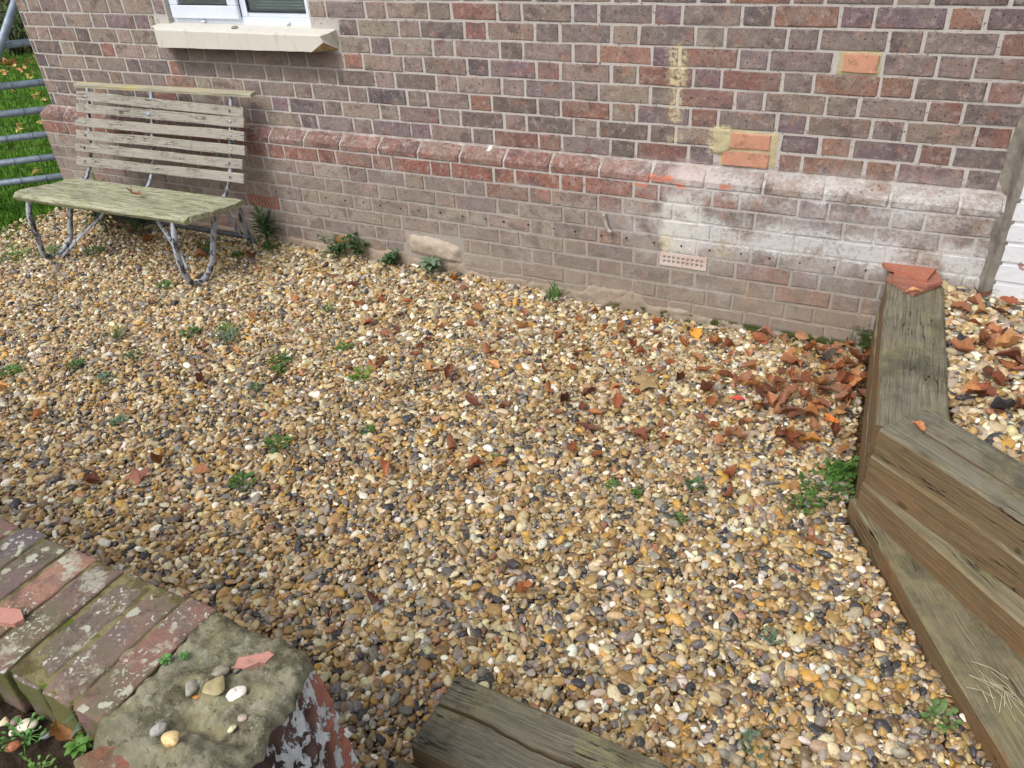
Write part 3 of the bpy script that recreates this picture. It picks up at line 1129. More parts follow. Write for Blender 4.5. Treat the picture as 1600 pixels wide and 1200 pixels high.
def stone_f(u, v, x, z):
    e = min(u, 1 - u) * 2
    f = min(v, 1 - v) * 2
    return -0.012 + 0.034 * (1 - (1 - min(1, e * 3)) ** 2) * (1 - (1 - min(1, f * 1.4)) ** 2) + 0.007 * fbm((x, 0, z), 24)


lumpy_front(-0.232, 0.092, lambda x: 0.226 - 0.20 * max(0, x + 0.06) + .006 * fbm((x, 0, 0), 30), lambda x: 0.108 - 0.16 * max(0, x + 0.15) * .6 + .010 * fbm((x, 2, 0), 30), YP + 0.002, stone_f, 30, 14, "rubble_stone", MAT_PALESTONE)


def foot_top(x):
    t = 0.105 + 0.02 * math.sin(x * 2.1 + 1) + 0.015 * fbm((x, 0, 0), 6) + 0.006 * fbm((x, 0, 3), 40)
    t -= (0.055 if x > 0.1 else 0.025) + 0.02 * fbm((x, 0, 9), 3)
    if 0.74 < x < 1.06:
        t += 0.05 * min(1.0, 3 * math.sin((x - .74) / .32 * math.pi)) + .008 * fbm((x, 3, 9), 30)
    if x < -0.25:
        t += 0.035
    return t


def foot_f(u, v, x, z):
    b = 0.009 + 0.006 * fbm((x, 1, z), 9) + 0.005 * fbm((x, 1, z), 30) + 0.004 * fbm((x, 5, z), 90)
    if v > 0.93:
        b = b * (1 - v) / 0.07 - 0.006 * (v > .99)
    # joints of the rough stones under the render
    j1 = abs(((x + 0.03 * math.sin(z * 40)) / 0.235) % 1 - .5) * 2
    if j1 > 0.965:
        b -= 0.006
    return b


lumpy_front(XL - 0.06, 1.99, foot_top, lambda x: -0.12, YP + 0.001, foot_f, 420, 22, "footing", MAT_FOOTING)

# ------------------------------------------------------------------ window and sill
win = thing("window", None, None)
win.parent = house
win["label"] = "white plastic casement window above the bench"
YF = 0.035
m = MB()
m.box((WX0, YF, WZ0 - 0.012), (WX1, YF + 0.065, WZ0 + 0.030))
m.box((WX0, YF, WZ0 + 0.030), (WX0 + 0.030, YF + 0.065, WZ1))
m.box((WX1 - 0.045, YF, WZ0 + 0.030), (WX1, YF + 0.065, WZ1))
m.box((-1.118, YF, WZ0 + 0.030), (-1.078, YF + 0.065, WZ1 - .045))
m.box((WX0 + 0.030, YF, WZ1 - 0.045), (WX1 - 0.045, YF + 0.065, WZ1))
m.box((-1.078, YF + .004, WZ0 + 0.030), (WX1 - 0.045, YF + 0.06, WZ0 + 0.052))
fr = m.build("frame", MAT_PVC, win)
bv = fr.modifiers.new("bevel", 'BEVEL')
bv.width = 0.003
bv.segments = 2
m = MB()
sx0, sx1, sz0 = WX0 + 0.022, -1.120, WZ0 + 0.022
m.box((sx0, YF - 0.022, sz0), (sx1, YF - 0.001, sz0 + 0.062))
m.box((sx0, YF - 0.022, sz0 + .062), (sx0 + 0.06, YF - 0.001, WZ1 - .02))
m.box((sx1 - 0.06, YF - 0.022, sz0 + .062), (sx1, YF - 0.001, WZ1 - .02))
sa = m.build("sash", MAT_PVC, win)
bv = sa.modifiers.new("bevel", 'BEVEL')
bv.width = 0.004
bv.segments = 2
m = MB()
m.box((sx0 + .058, YF - 0.008, sz0 + 0.060), (sx1 - .058, YF - 0.003, WZ1 - .08))
m.build("glass", MAT_GLASS, win)
m = MB()
m.box((-1.08, YF + 0.012, WZ0 + 0.050), (WX1 - 0.043, YF + 0.017, WZ1 - .04))
m.build("glass", MAT_GLASS, win)
m = MB()
m.box((sx0 + .052, YF - 0.020, sz0 + 0.0625), (sx1 - .052, YF - 0.014, sz0 + 0.068))
m.box((-1.078, YF + 0.001, WZ0 + 0.0525), (WX1 - 0.045, YF + 0.011, WZ0 + 0.060))
m.box((-1.078, YF + 0.001, WZ0 + 0.060), (-1.070, YF + 0.011, WZ1 - .05))
m.build("gasket", MAT_SEAL, win)
m = MB()
for k in range(30):
    zz = WZ0 + 0.064 + k * 0.0135
    m.add([(-1.068, YF + .040, zz), (WX1 - .05, YF + .040, zz), (WX1 - .05, YF + .049, zz + .0085), (-1.068, YF + .049, zz + .0085)], [(0, 1, 2, 3)])
m.build("blind", MAT_BLIND, win)
m = MB()
m.box((WX0 + .01, 0.20, WZ0 - .01), (WX1 - .01, 0.22, WZ1))
m.build("room_back", MAT_ROOM, win)
for xx in (-1.38, -0.83):
    m = MB()
    m.box((xx - .012, YF - .012, WZ0 + .004), (xx + .012, YF, WZ0 + .014))
    m.build("drain_cap", MAT_PVC, win)

# sill: sloping top, stooled ends, the right lower corner broken off
bm = bmesh.new()
prof = [(0.05, 1.176), (-0.045, 1.163), (-0.066, 1.158), (-0.072, 1.150), (-0.072, 1.074), (0.05, 1.070)]
xs = np.linspace(-1.69, -0.522, 25)
rows = []
for i, xx in enumerate(xs):
    row = []
    for j, (yy, zz) in enumerate(prof):
        e = 1.0
        dx = 0.0
        if i == 0 and j in (2, 3, 4):
            dx = 0.055 if j < 4 else 0.075
        if i == 24 and j in (2, 3):
            dx = -0.042
        if i == 0 and j == 0:
            dx = 0.02
        row.append(bm.verts.new((xx + dx, yy + .0015 * fbm((xx, yy, zz), 40), zz + .0025 * fbm((xx, yy, zz), 25) - (.004 * (xx + 1.1) if j in (0, 1, 2, 3) else -.01 * (xx + 1.1)))))
    rows.append(row)
for i in range(24):
    for j in range(5):
        bm.faces.new((rows[i][j], rows[i][j + 1], rows[i + 1][j + 1], rows[i + 1][j]))
bm.faces.new(rows[0][::-1])
bm.faces.new(rows[-1])
# break: cut the corner off with an irregular plane
geom = bm.verts[:] + bm.edges[:] + bm.faces[:]
res = bmesh.ops.bisect_plane(bm, geom=geom, plane_co=(-0.615, -0.072, 1.085), plane_no=Vector((0.42, -0.55, -0.75)).normalized(), clear_outer=True)
ed = [e for e in res["geom_cut"] if isinstance(e, bmesh.types.BMEdge)]
nf = bmesh.ops.holes_fill(bm, edges=ed, sides=0)["faces"]
for f in nf:
    f.material_index = 1
bmesh.ops.recalc_face_normals(bm, faces=bm.faces[:])
me = bpy.data.meshes.new("sill")
bm.to_mesh(me)
bm.free()
me.materials.append(MAT_SILL)
me.materials.append(MAT_SILLBREAK)
so = link("sill", me, win)
so["label"] = "pale stone sill with its right lower corner broken off"

# ------------------------------------------------------------------ white wall at the right
ww = thing("white_wall", "white painted brick wall projecting beside the house corner at the right edge", "wall", (2.343, -0.12, 0.30))
m = MB()
m.box((0.012, 0.004, -0.35), (1.4, 0.40, 1.6))
m.build("mortar", MAT_WHITEBRICK, ww)
# grey cement dressed over its left return and into the corner
m = MB()
nz_ = 46
vv = []
for j in range(nz_ + 1):
    z = -0.05 + 1.6 * j / nz_
    inner = 0.124 if z + 0.30 > J0 - .03 else 0.060
    w = 0.010 + 0.010 * mnoise.noise((0, 3, z * 9)) + .006 * mnoise.noise((0, 3, z * 40)) + (0.02 if .72 < z + .3 < .97 else 0.0) * (1 + .6 * mnoise.noise((1, 3, z * 14)))
    b = 0.006 * mnoise.noise((5, 3, z * 12))
    vv += [(-w - .012, inner - .003, z), (-w * .5, inner - .014 + b * .5, z), (-0.004 + b, inner * .55, z), (0.0 + b, 0.010, z), (0.010 + b * 1.5, -0.004, z), (0.03 + 2 * b, 0.003, z)]
m.add(vv, [(j * 6 + i, j * 6 + i + 1, (j + 1) * 6 + i + 1, (j + 1) * 6 + i) for j in range(nz_) for i in range(5)])
m.build("cement_fillet", MAT_CEMENT, ww, True)
wp = {k: [brick_mesh(L, 0.066, 0.03, 400 + i + (9 if k == "h" else 0), 1.6).mesh("painted_brick", MAT_WHITEBRICK, False) for i in range(4)] for k, L in (("s", STR_L), ("h", HDR_L))}
for c in range(-1, 9):
    z = 0.03 + c * 0.076
    x = 0.016 if c % 2 else 0.016 - 0.113
    k = 0
    while x < 0.8:
        kd = "s" if (k + c) % 2 else "h"
        L = STR_L if kd == "s" else HDR_L
        a, b = max(x, 0.016), x + L
        x += L + 0.010
        k += 1
        if b - a < 0.03:
            continue
        o = link("brick", random.choice(wp[kd]), ww)
        o.location = ((a + b) / 2, 0.0, z + .033)
        o.scale = ((b - a) / L, 1, 1)

# ------------------------------------------------------------------ timber
def sleeper_mesh(L, W, H, seed, crack=None, sag=0.0, worn=1.0, nx=44):
    """a beam along local x (0..L), y 0..W, z 0..H; worn arrises, uneven faces, an optional check along its top"""
    r = random.Random(seed)
    prof = []
    ny_, nz2 = 9, 4
    c = 0.007 * worn
    top = [(W * i / ny_, H) for i in range(ny_ + 1)]
    top[0] = (c, H)
    top[-1] = (W - c, H)
    prof += [(0.0, 0.0)] + [(0.0, (H - c) * i / nz2) for i in range(1, nz2 + 1)]
    prof += top
    prof += [(W, (H - c) * (nz2 - i) / nz2) for i in range(nz2)] + [(W, 0.0)]
    if crack is not None:
        yc = crack
        prof = [q for q in prof if not (q[1] == H and abs(q[0] - yc) < 0.012)]
        idx = next(i for i, q in enumerate(prof) if q[1] == H and q[0] > yc)
        prof[idx:idx] = [(yc - 0.0045, H), (yc, H - 0.03), (yc + 0.0045, H)]
    n = len(prof)
    vv = []
    for i in range(nx + 1):
        x = L * i / nx
        for j, (y, z) in enumerate(prof):
            p = (x * 1.0 + seed, y * 6, z * 6)
            dn = 0.0035 * worn * mnoise.noise((p[0] * 3, p[1], p[2])) + 0.0016 * mnoise.noise((x * 14 + seed, y * 90, z * 90))
            yy, zz = y, z
            if y <= 0.0 or y >= W:
                yy += dn if y <= 0 else -dn
                yy += 0.004 * mnoise.noise((x * 2.5 + seed, 0, 0)) * (1 if y <= 0 else 1)
            else:
                zz += dn
            if crack is not None and abs(y - crack) < 0.006:
                wv = 0.010 * mnoise.noise((x * 5 + seed, 7, 0)) + .003 * mnoise.noise((x * 30, 7, 0))
                yy += wv
                if z < H and H - z < 0.04:
                    zz = H - 0.03 * max(0.0, min(1.0, 0.75 + mnoise.noise((x * 3, 1, seed))))
            ex = 0.0
            if i in (0, nx):
                ex = (0.004 + 0.004 * mnoise.noise((y * 40, z * 40, seed))) * (1 if i == 0 else -1)
            vv.append((x + ex, yy, zz - sag * math.sin(math.pi * x / L)))
    ff = []
    for i in range(nx):
        for j in range(n - 1):
            ff.append((i * n + j, i * n + j + 1, (i + 1) * n + j + 1, (i + 1) * n + j))
    ff.append(tuple(range(n - 1, -1, -1)))
    ff.append(tuple(range(nx * n, (nx + 1) * n)))
    m = MB()
    m.add(vv, [tuple(reversed(f)) for f in ff])
    return m


def sleeper_between(p, q, W, z0, H, seed, parent, mat=None, off=0.0, label=None, crack=None, ext=0.0, zoff=0.0):
    """front (left) lower edge from p to q; the beam lies to the left of p->q when W > 0"""
    p, q = Vector((p[0], p[1], 0)), Vector((q[0], q[1], 0))
    d = q - p
    L = d.length + ext
    ang = math.atan2(d.y, d.x)
    o = sleeper_mesh(L, W, H, seed, crack).build("sleeper", mat or MAT_SLEEPER, parent)
    for pl in o.data.polygons:
        pl.use_smooth = False
    o.location = (p.x, p.y, z0)
    o.rotation_euler = (0, 0, ang)
    if label:
        o["label"] = label
    return o


retain = thing("retaining_wall", "low retaining wall of stacked timber sleepers turning the corner at the right", "retaining wall")
# arm from the house wall towards the viewer: local +y must point to +x, so run from the front end to the back
for k, (z0, H) in enumerate(((-0.06, 0.118), (0.060, 0.142), (0.204, 0.155))):
    off = (0.006, -0.004, 0.0)[k]
    q0 = (2.078 + off - 0.002 * k, -1.122)
    q1 = (2.012 + off, -0.075)
    # from the back (at the wall) to the front, the beam lies on its left
    sleeper_between(q1, q0, 0.196, z0, H, 60 + k, retain, MAT_SLEEPER if k < 2 else MAT_SLEEPER_GREY,
                    label="mossy top sleeper running out from the house wall" if k == 2 else None, ext=0.0 if k == 2 else -0.01)
# arm going right from the corner; run from right to left so that its left side is the soil side? the soil lies to the upper right
def arm(p, q, W, z0, H, seed, mat=None, label=None, crack=None):
    return sleeper_between(p, q, W, z0, H, seed, retain, mat, label=label, crack=crack)


arm((2.086, -1.132), (2.93, -1.772), 0.20, 0.264, 0.096, 70, MAT_SLEEPER_GREY, "top sleeper of the angled arm, greenish grey with cracks", 0.085)
arm((2.081, -1.132), (2.93, -1.798), 0.20, 0.162, 0.101, 71, None, "middle sleeper of the angled arm with a knot near its end")
arm((2.074, -1.137), (2.84, -1.885), 0.215, 0.068, 0.093, 72, None, "lowest face sleeper of the angled arm, swung outward")
arm((2.056, -1.108), (2.656, -2.205), 0.30, -0.05, 0.119, 73, None, "lichened step sleeper lying at the foot of the retaining wall")

edge = thing("timber_edging", "cracked grey timber sleeper lying in the gravel at the bottom edge", "sleeper", (1.274, -2.392, 0.0))
o = sleeper_mesh(1.5, 0.208, 0.16, 90, 0.112, worn=1.3, nx=70).build("beam", MAT_SLEEPER_GREY, edge)
o.location = (0, 0, -0.055)
o.rotation_euler = (0, 0, -0.02)
o = sleeper_mesh(1.4, 0.10, 0.10, 91, None).build("lower_beam", MAT_SLEEPER_GREY, edge)
o.location = (-0.035, -0.108, -0.065)

# ------------------------------------------------------------------ garden wall, lower left
gw = thing("garden_wall", "low old garden wall with lichened brick on edge coping and a mortared end", "wall", (0, 0, 0))
GY0, GY1 = -2.862, -2.618
m = MB()
m.box((-1.2, GY0 + .006, -0.15), (1.13, GY1 - .006, 0.60))
m.build("wall_core", MAT_JOINT, gw)
m = MB()
m.box((-1.2, GY0 + .008, 0.6002), (1.13, GY1 - .008, 0.7155))
m.build("bedding_mortar", MAT_JOINT, gw)


def coping_mesh(seed):
    r = random.Random(seed)
    bm = bmesh.new()
    bmesh.ops.create_cube(bm, size=1)
    for v in bm.verts:
        v.co = Vector((v.co.x * 0.066, v.co.y * 0.24, v.co.z * 0.108))
    bmesh.ops.bevel(bm, geom=bm.edges[:], offset=0.0045, segments=2, affect='EDGES', profile=0.6)
    bmesh.ops.subdivide_edges(bm, edges=[e for e in bm.edges if e.calc_length() > 0.05], cuts=6, use_grid_fill=True)
    for v in bm.verts:
        p = v.co + Vector((seed * 3.7, 0, 0))
        dn = 0.0028 * fbm(p, 22, 3) + 0.0016 * fbm(p, 75, 3)
        v.co += v.normal * dn if v.normal.length > 0 else Vector()
        if abs(v.co.y) > 0.1 and v.co.z > 0.03:                     # worn ends
            v.co.z -= 0.006 * (0.5 + mnoise.noise(p * 16))
    me = bpy.data.meshes.new("coping_brick")
    bm.to_mesh(me)
    bm.free()
    me.materials.append(MAT_COPING)
    me.polygons.foreach_set("use_smooth", [True] * len(me.polygons))
    return me


cop = [coping_mesh(i) for i in range(7)]
xx = 1.129
COPT = [lin(138, 106, 94), lin(128, 108, 96), lin(116, 104, 92), lin(124, 102, 92), lin(160, 122, 104), lin(118, 100, 96), lin(108, 98, 100), lin(128, 98, 90), lin(140, 108, 94), lin(136, 104, 90)]
k = 0
while xx > -1.1:
    r = random.Random(k + 40)
    o = link("coping_brick", cop[k % 7], gw)
    o.location = (xx - 0.0375, (GY0 + GY1) / 2 + r.uniform(-.006, .006), 0.666 + r.uniform(-.004, .004))
    o.rotation_euler = (r.uniform(-.012, .012), r.uniform(-.015, .015), r.uniform(-.012, .012) + (math.pi if r.random() < .5 else 0))
    o.color = COPT[k % len(COPT)]
    xx -= 0.0752
    k += 1
# brick faces under the coping, both sides
fm = [brick_mesh(0.215, 0.066, 0.03, 700 + i, 2.0) for i in range(4)]
for c in range(7):
    for side in (0, 1):
        x = -0.9 + (0.11 if c % 2 else 0)
        while x < 1.0:
            b = fm[random.randrange(4)]
            o = link("brick", None, gw) if False else None
            x += 0.2255
gwb = MB()
for c in range(8):
    for side in (0, 1):
        x = -0.95 + (0.11 if c % 2 else 0)
        while x < 0.92:
            b = random.choice(fm)
            sgn = 1 if side == 0 else -1
            yb = GY0 if side == 0 else GY1
            gwb.add([(vx * sgn + x + .1075, yb + vy * sgn, vz + 0.57 - c * 0.076) for vx, vy, vz in b.v], b.f)
            x += 0.2255
g_ = gwb.build("face_bricks", simple_mat("old_wall_brick", lin(140, 106, 92), lin(116, 100, 84), 8, .9, .1, .6, 50), gw, True)
g_["kind"] = "stuff"

# the mortared end: a lumpy cap over a rough end that turns towards the viewer
def cap_height(x, y):
    h = 0.724 + 0.010 * fbm((x, y, 0), 9) + 0.010 * fbm((x, y, 3), 24) + 0.005 * fbm((x, y, 5), 60)
    h += 0.013 * math.exp(-(((x - 1.20) / 0.035) ** 2 + ((y + 2.745) / 0.03) ** 2))          # lumps of stone in it
    h += 0.014 * math.exp(-(((x - 1.185) / 0.03) ** 2 + ((y + 2.79) / 0.022) ** 2))
    h += 0.012 * math.exp(-(((x - 1.31) / 0.05) ** 2 + ((y + 2.835) / 0.025) ** 2))
    h -= 0.012 * math.exp(-(((x - 1.29) / 0.06) ** 2 + ((y + 2.80) / 0.012) ** 2))
    h -= 0.012 * math.exp(-(((x - 1.235) / 0.02) ** 2 + ((y + 2.80) / 0.04) ** 2))
    h += 0.012 * math.exp(-(((x - 1.34) / 0.03) ** 2 + ((y + 2.67) / 0.05) ** 2))
    if y < -2.86:
        h -= 0.05 * min(1, (-2.86 - y) / 0.06)
    return h


def cap_right(y):
    return 1.345 + 0.10 * max(0, min(1, (-2.63 - y) / 0.6)) + 0.012 * fbm((0, y, 2), 14) + .005 * fbm((0, y, 7), 50)


def cap_back(x):
    return -2.622 + 0.006 * fbm((x, 0, 2), 20) - 0.10 * max(0, (x - 1.26) / 0.12) ** 3 * .45


nxc, nyc = 72, 110
m = MB()
vv = []
for j in range(nyc + 1):
    for i in range(nxc + 1):
        u, v = i / nxc, j / nyc
        y = -3.10 + (cap_back(1.13 + .22 * u) + 3.10) * v
        x = 1.128 + (cap_right(y) - 1.128) * u
        h = cap_height(x, y)
        e = min(1 - u, 1 - v)
        if e < 0.05:
            h -= 0.022 * (1 - e / 0.05) ** 2
        vv.append((x, y, h))
m.add(vv, [(j * (nxc + 1) + i, j * (nxc + 1) + i + 1, (j + 1) * (nxc + 1) + i + 1, (j + 1) * (nxc + 1) + i) for j in range(nyc) for i in range(nxc)])
# skirts: back, left
o0 = len(m.v)
edge_i = [nyc * (nxc + 1) + i for i in range(nxc + 1)]
sk = [(m.v[q][0], m.v[q][1] + .004, -0.15) for q in edge_i]
m.add(sk, [])
m.f += [(edge_i[i], edge_i[i + 1], o0 + i + 1, o0 + i) for i in range(nxc)]
m.m += [0] * nxc
o0 = len(m.v)
edge_i = [j * (nxc + 1) for j in range(nyc + 1)]
m.add([(m.v[q][0], m.v[q][1], 0.40) for q in edge_i], [])
m.f += [(edge_i[j + 1], edge_i[j], o0 + j, o0 + j + 1) for j in range(nyc)]
m.m += [0] * nyc
m.build("mortar_cap", MAT_CAP, gw, True)
# its end face: old brick under flaking white paint, leaning out downwards
m = MB()
nu, nv = 70, 70
vv = []
for j in range(nv + 1):
    for i in range(nu + 1):
        u, v = i / nu, j / nv
        yt = cap_back(1.35) - 0.002 - (3.10 + cap_back(1.35)) * u
        xt = cap_right(yt)
        z = (cap_height(xt - .004, yt) - 0.021) * (1 - v) + (-0.12) * v
        dd = 0.004 + 0.075 * v ** 0.9 * (1 if True else 0) + 0.011 * fbm((0, yt, z), 9) + 0.005 * fbm((3, yt, z), 34) + .002 * fbm((3, yt, z), 90)
        if v < 0.02:
            dd = 0.001
        row = abs((z / 0.077) % 1 - .5) * 2
        if row > 0.86 and z < 0.62:
            dd -= 0.006
        yy = yt + (0.02 * v if u < .04 else 0)
        vv.append((xt + dd, yy, z))
m.add(vv, [(j * (nu + 1) + i, (j + 1) * (nu + 1) + i, (j + 1) * (nu + 1) + i + 1, j * (nu + 1) + i + 1) for j in range(nv) for i in range(nu)])
m.build("end_face", MAT_FLAKE, gw, True)
# loose old brick bedded in the near side of the cap
bmo = coping_mesh(31)
o = link("end_brick", bmo, gw)
o.location = (1.205, -2.915, 0.655)
o.rotation_euler = (0.10, 0.10, math.radians(66))
o.scale = (1.15, 0.62, 0.9)
o.color = lin(168, 98, 80)
o["label"] = "red brick with dark weathered face at the near end of the cap"

# ------------------------------------------------------------------ bench
bench = thing("garden_bench", "old slatted timber bench on peeling iron legs against the house wall", "bench", (-1.70, -0.40, 0.0))
BL = Vector((-1.70, -0.40, 0.0))


def bl(p):
    return Vector(p) - BL


RX, LX = -1.085, -2.305
slats = [((-0.124, .808), (-.139, .764), (-.162, .833), (-.178, .794)), ((-.140, .761), (-.155, .716), (-.186, .775), (-.205, .73)),
         ((-.162, .696), (-.177, .654), (-.216, .704), (-.233, .662)), ((-.185, .63), (-.199, .588), (-.243, .64), (-.26, .597)),
         ((-.208, .563), (-.222, .521), (-.27, .574), (-.286, .535)), ((-.231, .497), (-.245, .454), (-.30, .502), (-.315, .466))]
bolt_m = MB()
bolt_m.add([(0.0085 * math.cos(k * math.pi / 5), -0.0, 0.0085 * math.sin(k * math.pi / 5)) for k in range(10)] + [(0.006 * math.cos(k * math.pi / 5), -0.005, 0.006 * math.sin(k * math.pi / 5)) for k in range(10)],
           [(k, (k + 1) % 10, 10 + (k + 1) % 10, 10 + k) for k in range(10)] + [tuple(range(10, 20))])
bolt_me = bolt_m.mesh("bolt", MAT_IRON, True)
big_me = MB()
big_me.add([(v[0] * 1.7, v[1] * 1.3, v[2] * 1.7) for v in bolt_m.v], bolt_m.f)
big_me = big_me.mesh("bolt", MAT_GALV, True)


def board(pa, pb, wdir, width, thick, seed, n=16, worn=1.0):
    """a board from pa to pb (centre line of its front face); wdir runs across it"""
    pa, pb = Vector(pa), Vector(pb)
    L = (pb - pa).length
    m = sleeper_mesh(L, width, thick, seed, worn=worn * .35, nx=n)
    ax = (pb - pa).normalized()
    ay = (Vector(wdir) - ax * ax.dot(Vector(wdir))).normalized()
    az = ax.cross(ay)
    M = Matrix(((ax.x, ay.x, az.x, 0), (ax.y, ay.y, az.y, 0), (ax.z, ay.z, az.z, 0), (0, 0, 0, 1)))
    M.translation = pa - ay * (width / 2) - az * thick
    return m, M


for k, (rt, rb_, lt, lb) in enumerate(slats):
    xl_, xr_ = LX + random.uniform(-.006, .006), RX + random.uniform(-.012, .008)
    pr = Vector((xr_, (rt[0] + rb_[0]) / 2, (rt[1] + rb_[1]) / 2))
    plt = Vector((xl_, (lt[0] + lb[0]) / 2, (lt[1] + lb[1]) / 2))
    wd_ = Vector((0, rt[0] - rb_[0], rt[1] - rb_[1]))
    m, M = board(bl(plt), bl(pr), wd_, 0.050, 0.020, 200 + k)
    o = m.build("back_slat", MAT_SLAT, bench)
    o.matrix_local = M
    for (t, me) in ((0.065, bolt_me), (0.925, bolt_me)) + (((0.46, big_me),) if k == 1 else ()):
        q = link("bolt", me, o)
        L = (pr - plt).length
        q.location = (L * t, 0.025, 0.0205)
        q.rotation_euler = (-math.pi / 2, 0, 0)
# top rail
m, M = board(bl((-2.325, -0.128, 0.871)), bl((-1.040, -0.080, 0.874)), (0, 0.97, 0.12), 0.048, 0.017, 230)
o = m.build("top_rail", MAT_RAIL, bench)
o.matrix_local = M
# seat: five planks following a dished line, mossed together
seat_line = [(-0.335, 0.402), (-0.405, 0.400), (-0.475, 0.404), (-0.545, 0.412), (-0.612, 0.422), (-0.662, 0.424), (-0.690, 0.402)]
for k in range(6):
    (y1, z1), (y0, z0) = seat_line[k], seat_line[k + 1]
    dl = -0.045
    cut_r = (0.004, 0.0, -0.004, -0.010, -0.020, -0.036)[k]
    cut_l = (0.03, 0.02, 0.008, 0.0, 0.0, 0.006)[k]
    w_ = math.hypot(y1 - y0, z1 - z0)
    nxt_r = (0.0, -0.004, -0.010, -0.020, -0.036, -0.058)[k]
    m, M = board(bl((-2.345 + cut_l, (y0 + y1) / 2 + dl * .6, (z0 + z1) / 2)), bl((-1.030 + cut_r, (y0 + y1) / 2 + 0.01, (z0 + z1) / 2)), (0, y1 - y0, z1 - z0), w_ - 0.0012, 0.030, 240 + k, n=40, worn=1.5)
    _L = max(v[0] for v in m.v)
    m.v = [(v[0] + (nxt_r - cut_r) * (1 - v[1] / w_) * (v[0] / _L) ** 6 + 0.006 * mnoise.noise((v[1] * 60, v[2] * 60, k)) * (v[0] / _L) ** 20, v[1], v[2]) for v in m.v]
    o = m.build("seat_plank", MAT_SEAT, bench)
    o.matrix_local = M


def bar(name, pts, r=0.0155, flat=1.0, mat=None, n=10, sp=5):
    m = MB()
    m.tube([bl(p) for p in crspline(pts, sp)], r, n, 0, True, flat)
    return m.build(name, mat or MAT_IRON, bench, True)


# right end: U-shaped front loop, rear leg, brace, back stay
bar("front_leg", [(-1.20, -0.640, 0.40), (-1.20, -0.668, 0.312), (-1.205, -0.680, 0.215), (-1.215, -0.664, 0.10), (-1.222, -0.632, 0.035), (-1.225, -0.585, 0.012), (-1.215, -0.538, 0.030), (-1.205, -0.484, 0.089), (-1.20, -0.447, 0.185), (-1.20, -0.40, 0.29), (-1.20, -0.36, 0.385)])
bar("rear_leg", [(-1.20, -0.30, 0.385), (-1.205, -0.222, 0.30), (-1.21, -0.207, 0.22), (-1.23, -0.165, 0.115), (-1.25, -0.118, 0.03), (-1.255, -0.100, 0.012)])
bar("brace", [(-1.21, -0.330, 0.375), (-1.215, -0.275, 0.262), (-1.22, -0.232, 0.16), (-1.242, -0.150, 0.07)], 0.011, 0.5)
bar("cross_brace", [(-1.228, -0.63, 0.105), (-1.30, -0.60, 0.20), (-1.42, -0.56, 0.31), (-1.53, -0.52, 0.385)], 0.012, 0.45)
# left end
bar("front_leg", [(-2.27, -0.665, 0.40), (-2.29, -0.692, 0.29), (-2.31, -0.684, 0.15), (-2.345, -0.668, 0.045), (-2.355, -0.62, 0.010), (-2.35, -0.56, 0.014), (-2.33, -0.49, 0.075), (-2.315, -0.455, 0.19), (-2.30, -0.41, 0.29), (-2.29, -0.37, 0.385)])
bar("rear_leg", [(-2.27, -0.33, 0.385), (-2.275, -0.25, 0.29), (-2.29, -0.23, 0.2), (-2.31, -0.18, 0.10), (-2.325, -0.125, 0.02)])
bar("cross_brace", [(-2.30, -0.60, 0.005), (-2.10, -0.57, 0.15), (-1.90, -0.55, 0.28), (-1.78, -0.53, 0.385)], 0.012, 0.45)
# back stays
for (xs_, dy) in ((-1.195, 0.0), (-1.745, 0.022), (-2.225, 0.045)):
    bar("back_stay", [(xs_, -0.375 - dy, 0.372), (xs_, -0.30 - dy, 0.385), (xs_, -0.258 - dy, 0.425), (xs_, -0.222 - dy, 0.48), (xs_, -0.158 - dy, 0.655), (xs_, -0.105 - dy, 0.80), (xs_, -0.090 - dy, 0.850)], 0.0165, 0.6)
bar("stretcher", [(-2.30, -0.19, 0.105), (-1.80, -0.18, 0.108), (-1.225, -0.172, 0.108)], 0.016, 1.0, MAT_IRONDARK)
bar("seat_bearer", [(-1.20, -0.345, 0.362), (-1.20, -0.48, 0.358), (-1.20, -0.63, 0.372)], 0.010, 0.6)
bar("seat_bearer", [(-1.76, -0.36, 0.362), (-1.76, -0.50, 0.358), (-1.76, -0.65, 0.372)], 0.010, 0.6)
bar("seat_bearer", [(-2.27, -0.38, 0.362), (-2.27, -0.52, 0.358), (-2.27, -0.66, 0.372)], 0.010, 0.6)

# ------------------------------------------------------------------ gate at the left
gate = thing("field_gate", "galvanised tubular field gate with wire mesh beside the house corner", "gate", (-3.123, -0.074, 0.0))
GD = Vector((0.77, 0.64, 0))


def gp(s, z, off=0.0):
    return Vector((GD.x * s - GD.y * off, GD.y * s + GD.x * off, z))


for z in (1.03, 0.80, 0.64, 0.49, 0.345, 0.215):
    m = MB()
    m.tube([gp(-2.2, z), gp(-1.0, z - .004), gp(-.2, z - .003 if z > .3 else z), gp(0.42, z)], 0.021, 14)
    m.build("rail", MAT_GALV, gate, True)
m = MB()
m.tube([gp(-.50, 0.22, -.045), gp(0.38, 1.41, -.045)], 0.023, 14)
m.build("brace", MAT_GALV, gate, True)
m = MB()
for s in (-2.2, 0.42):
    m.tube([gp(s, 0.19), gp(s, 1.40)], 0.024, 14)
m.tube([gp(-2.2, 1.40), gp(0.42, 1.40)], 0.021, 14)
m.build("gate_frame", MAT_GALV, gate, True)
m = MB()
for k in range(16):
    s = -2.1 + k * 0.155
    m.tube([gp(s, 0.2, -.022), gp(s + .02, 0.6, -.02), gp(s - .01, 1.03, -.022)], 0.0016, 5)
for z in (0.28, 0.42, 0.56, 0.72, 0.9):
    m.tube([gp(-2.2, z, -.022), gp(.42, z + .01, -.022)], 0.0014, 5)
o = m.build("wire_mesh", MAT_WIRE, gate, True)
o["kind"] = "stuff"

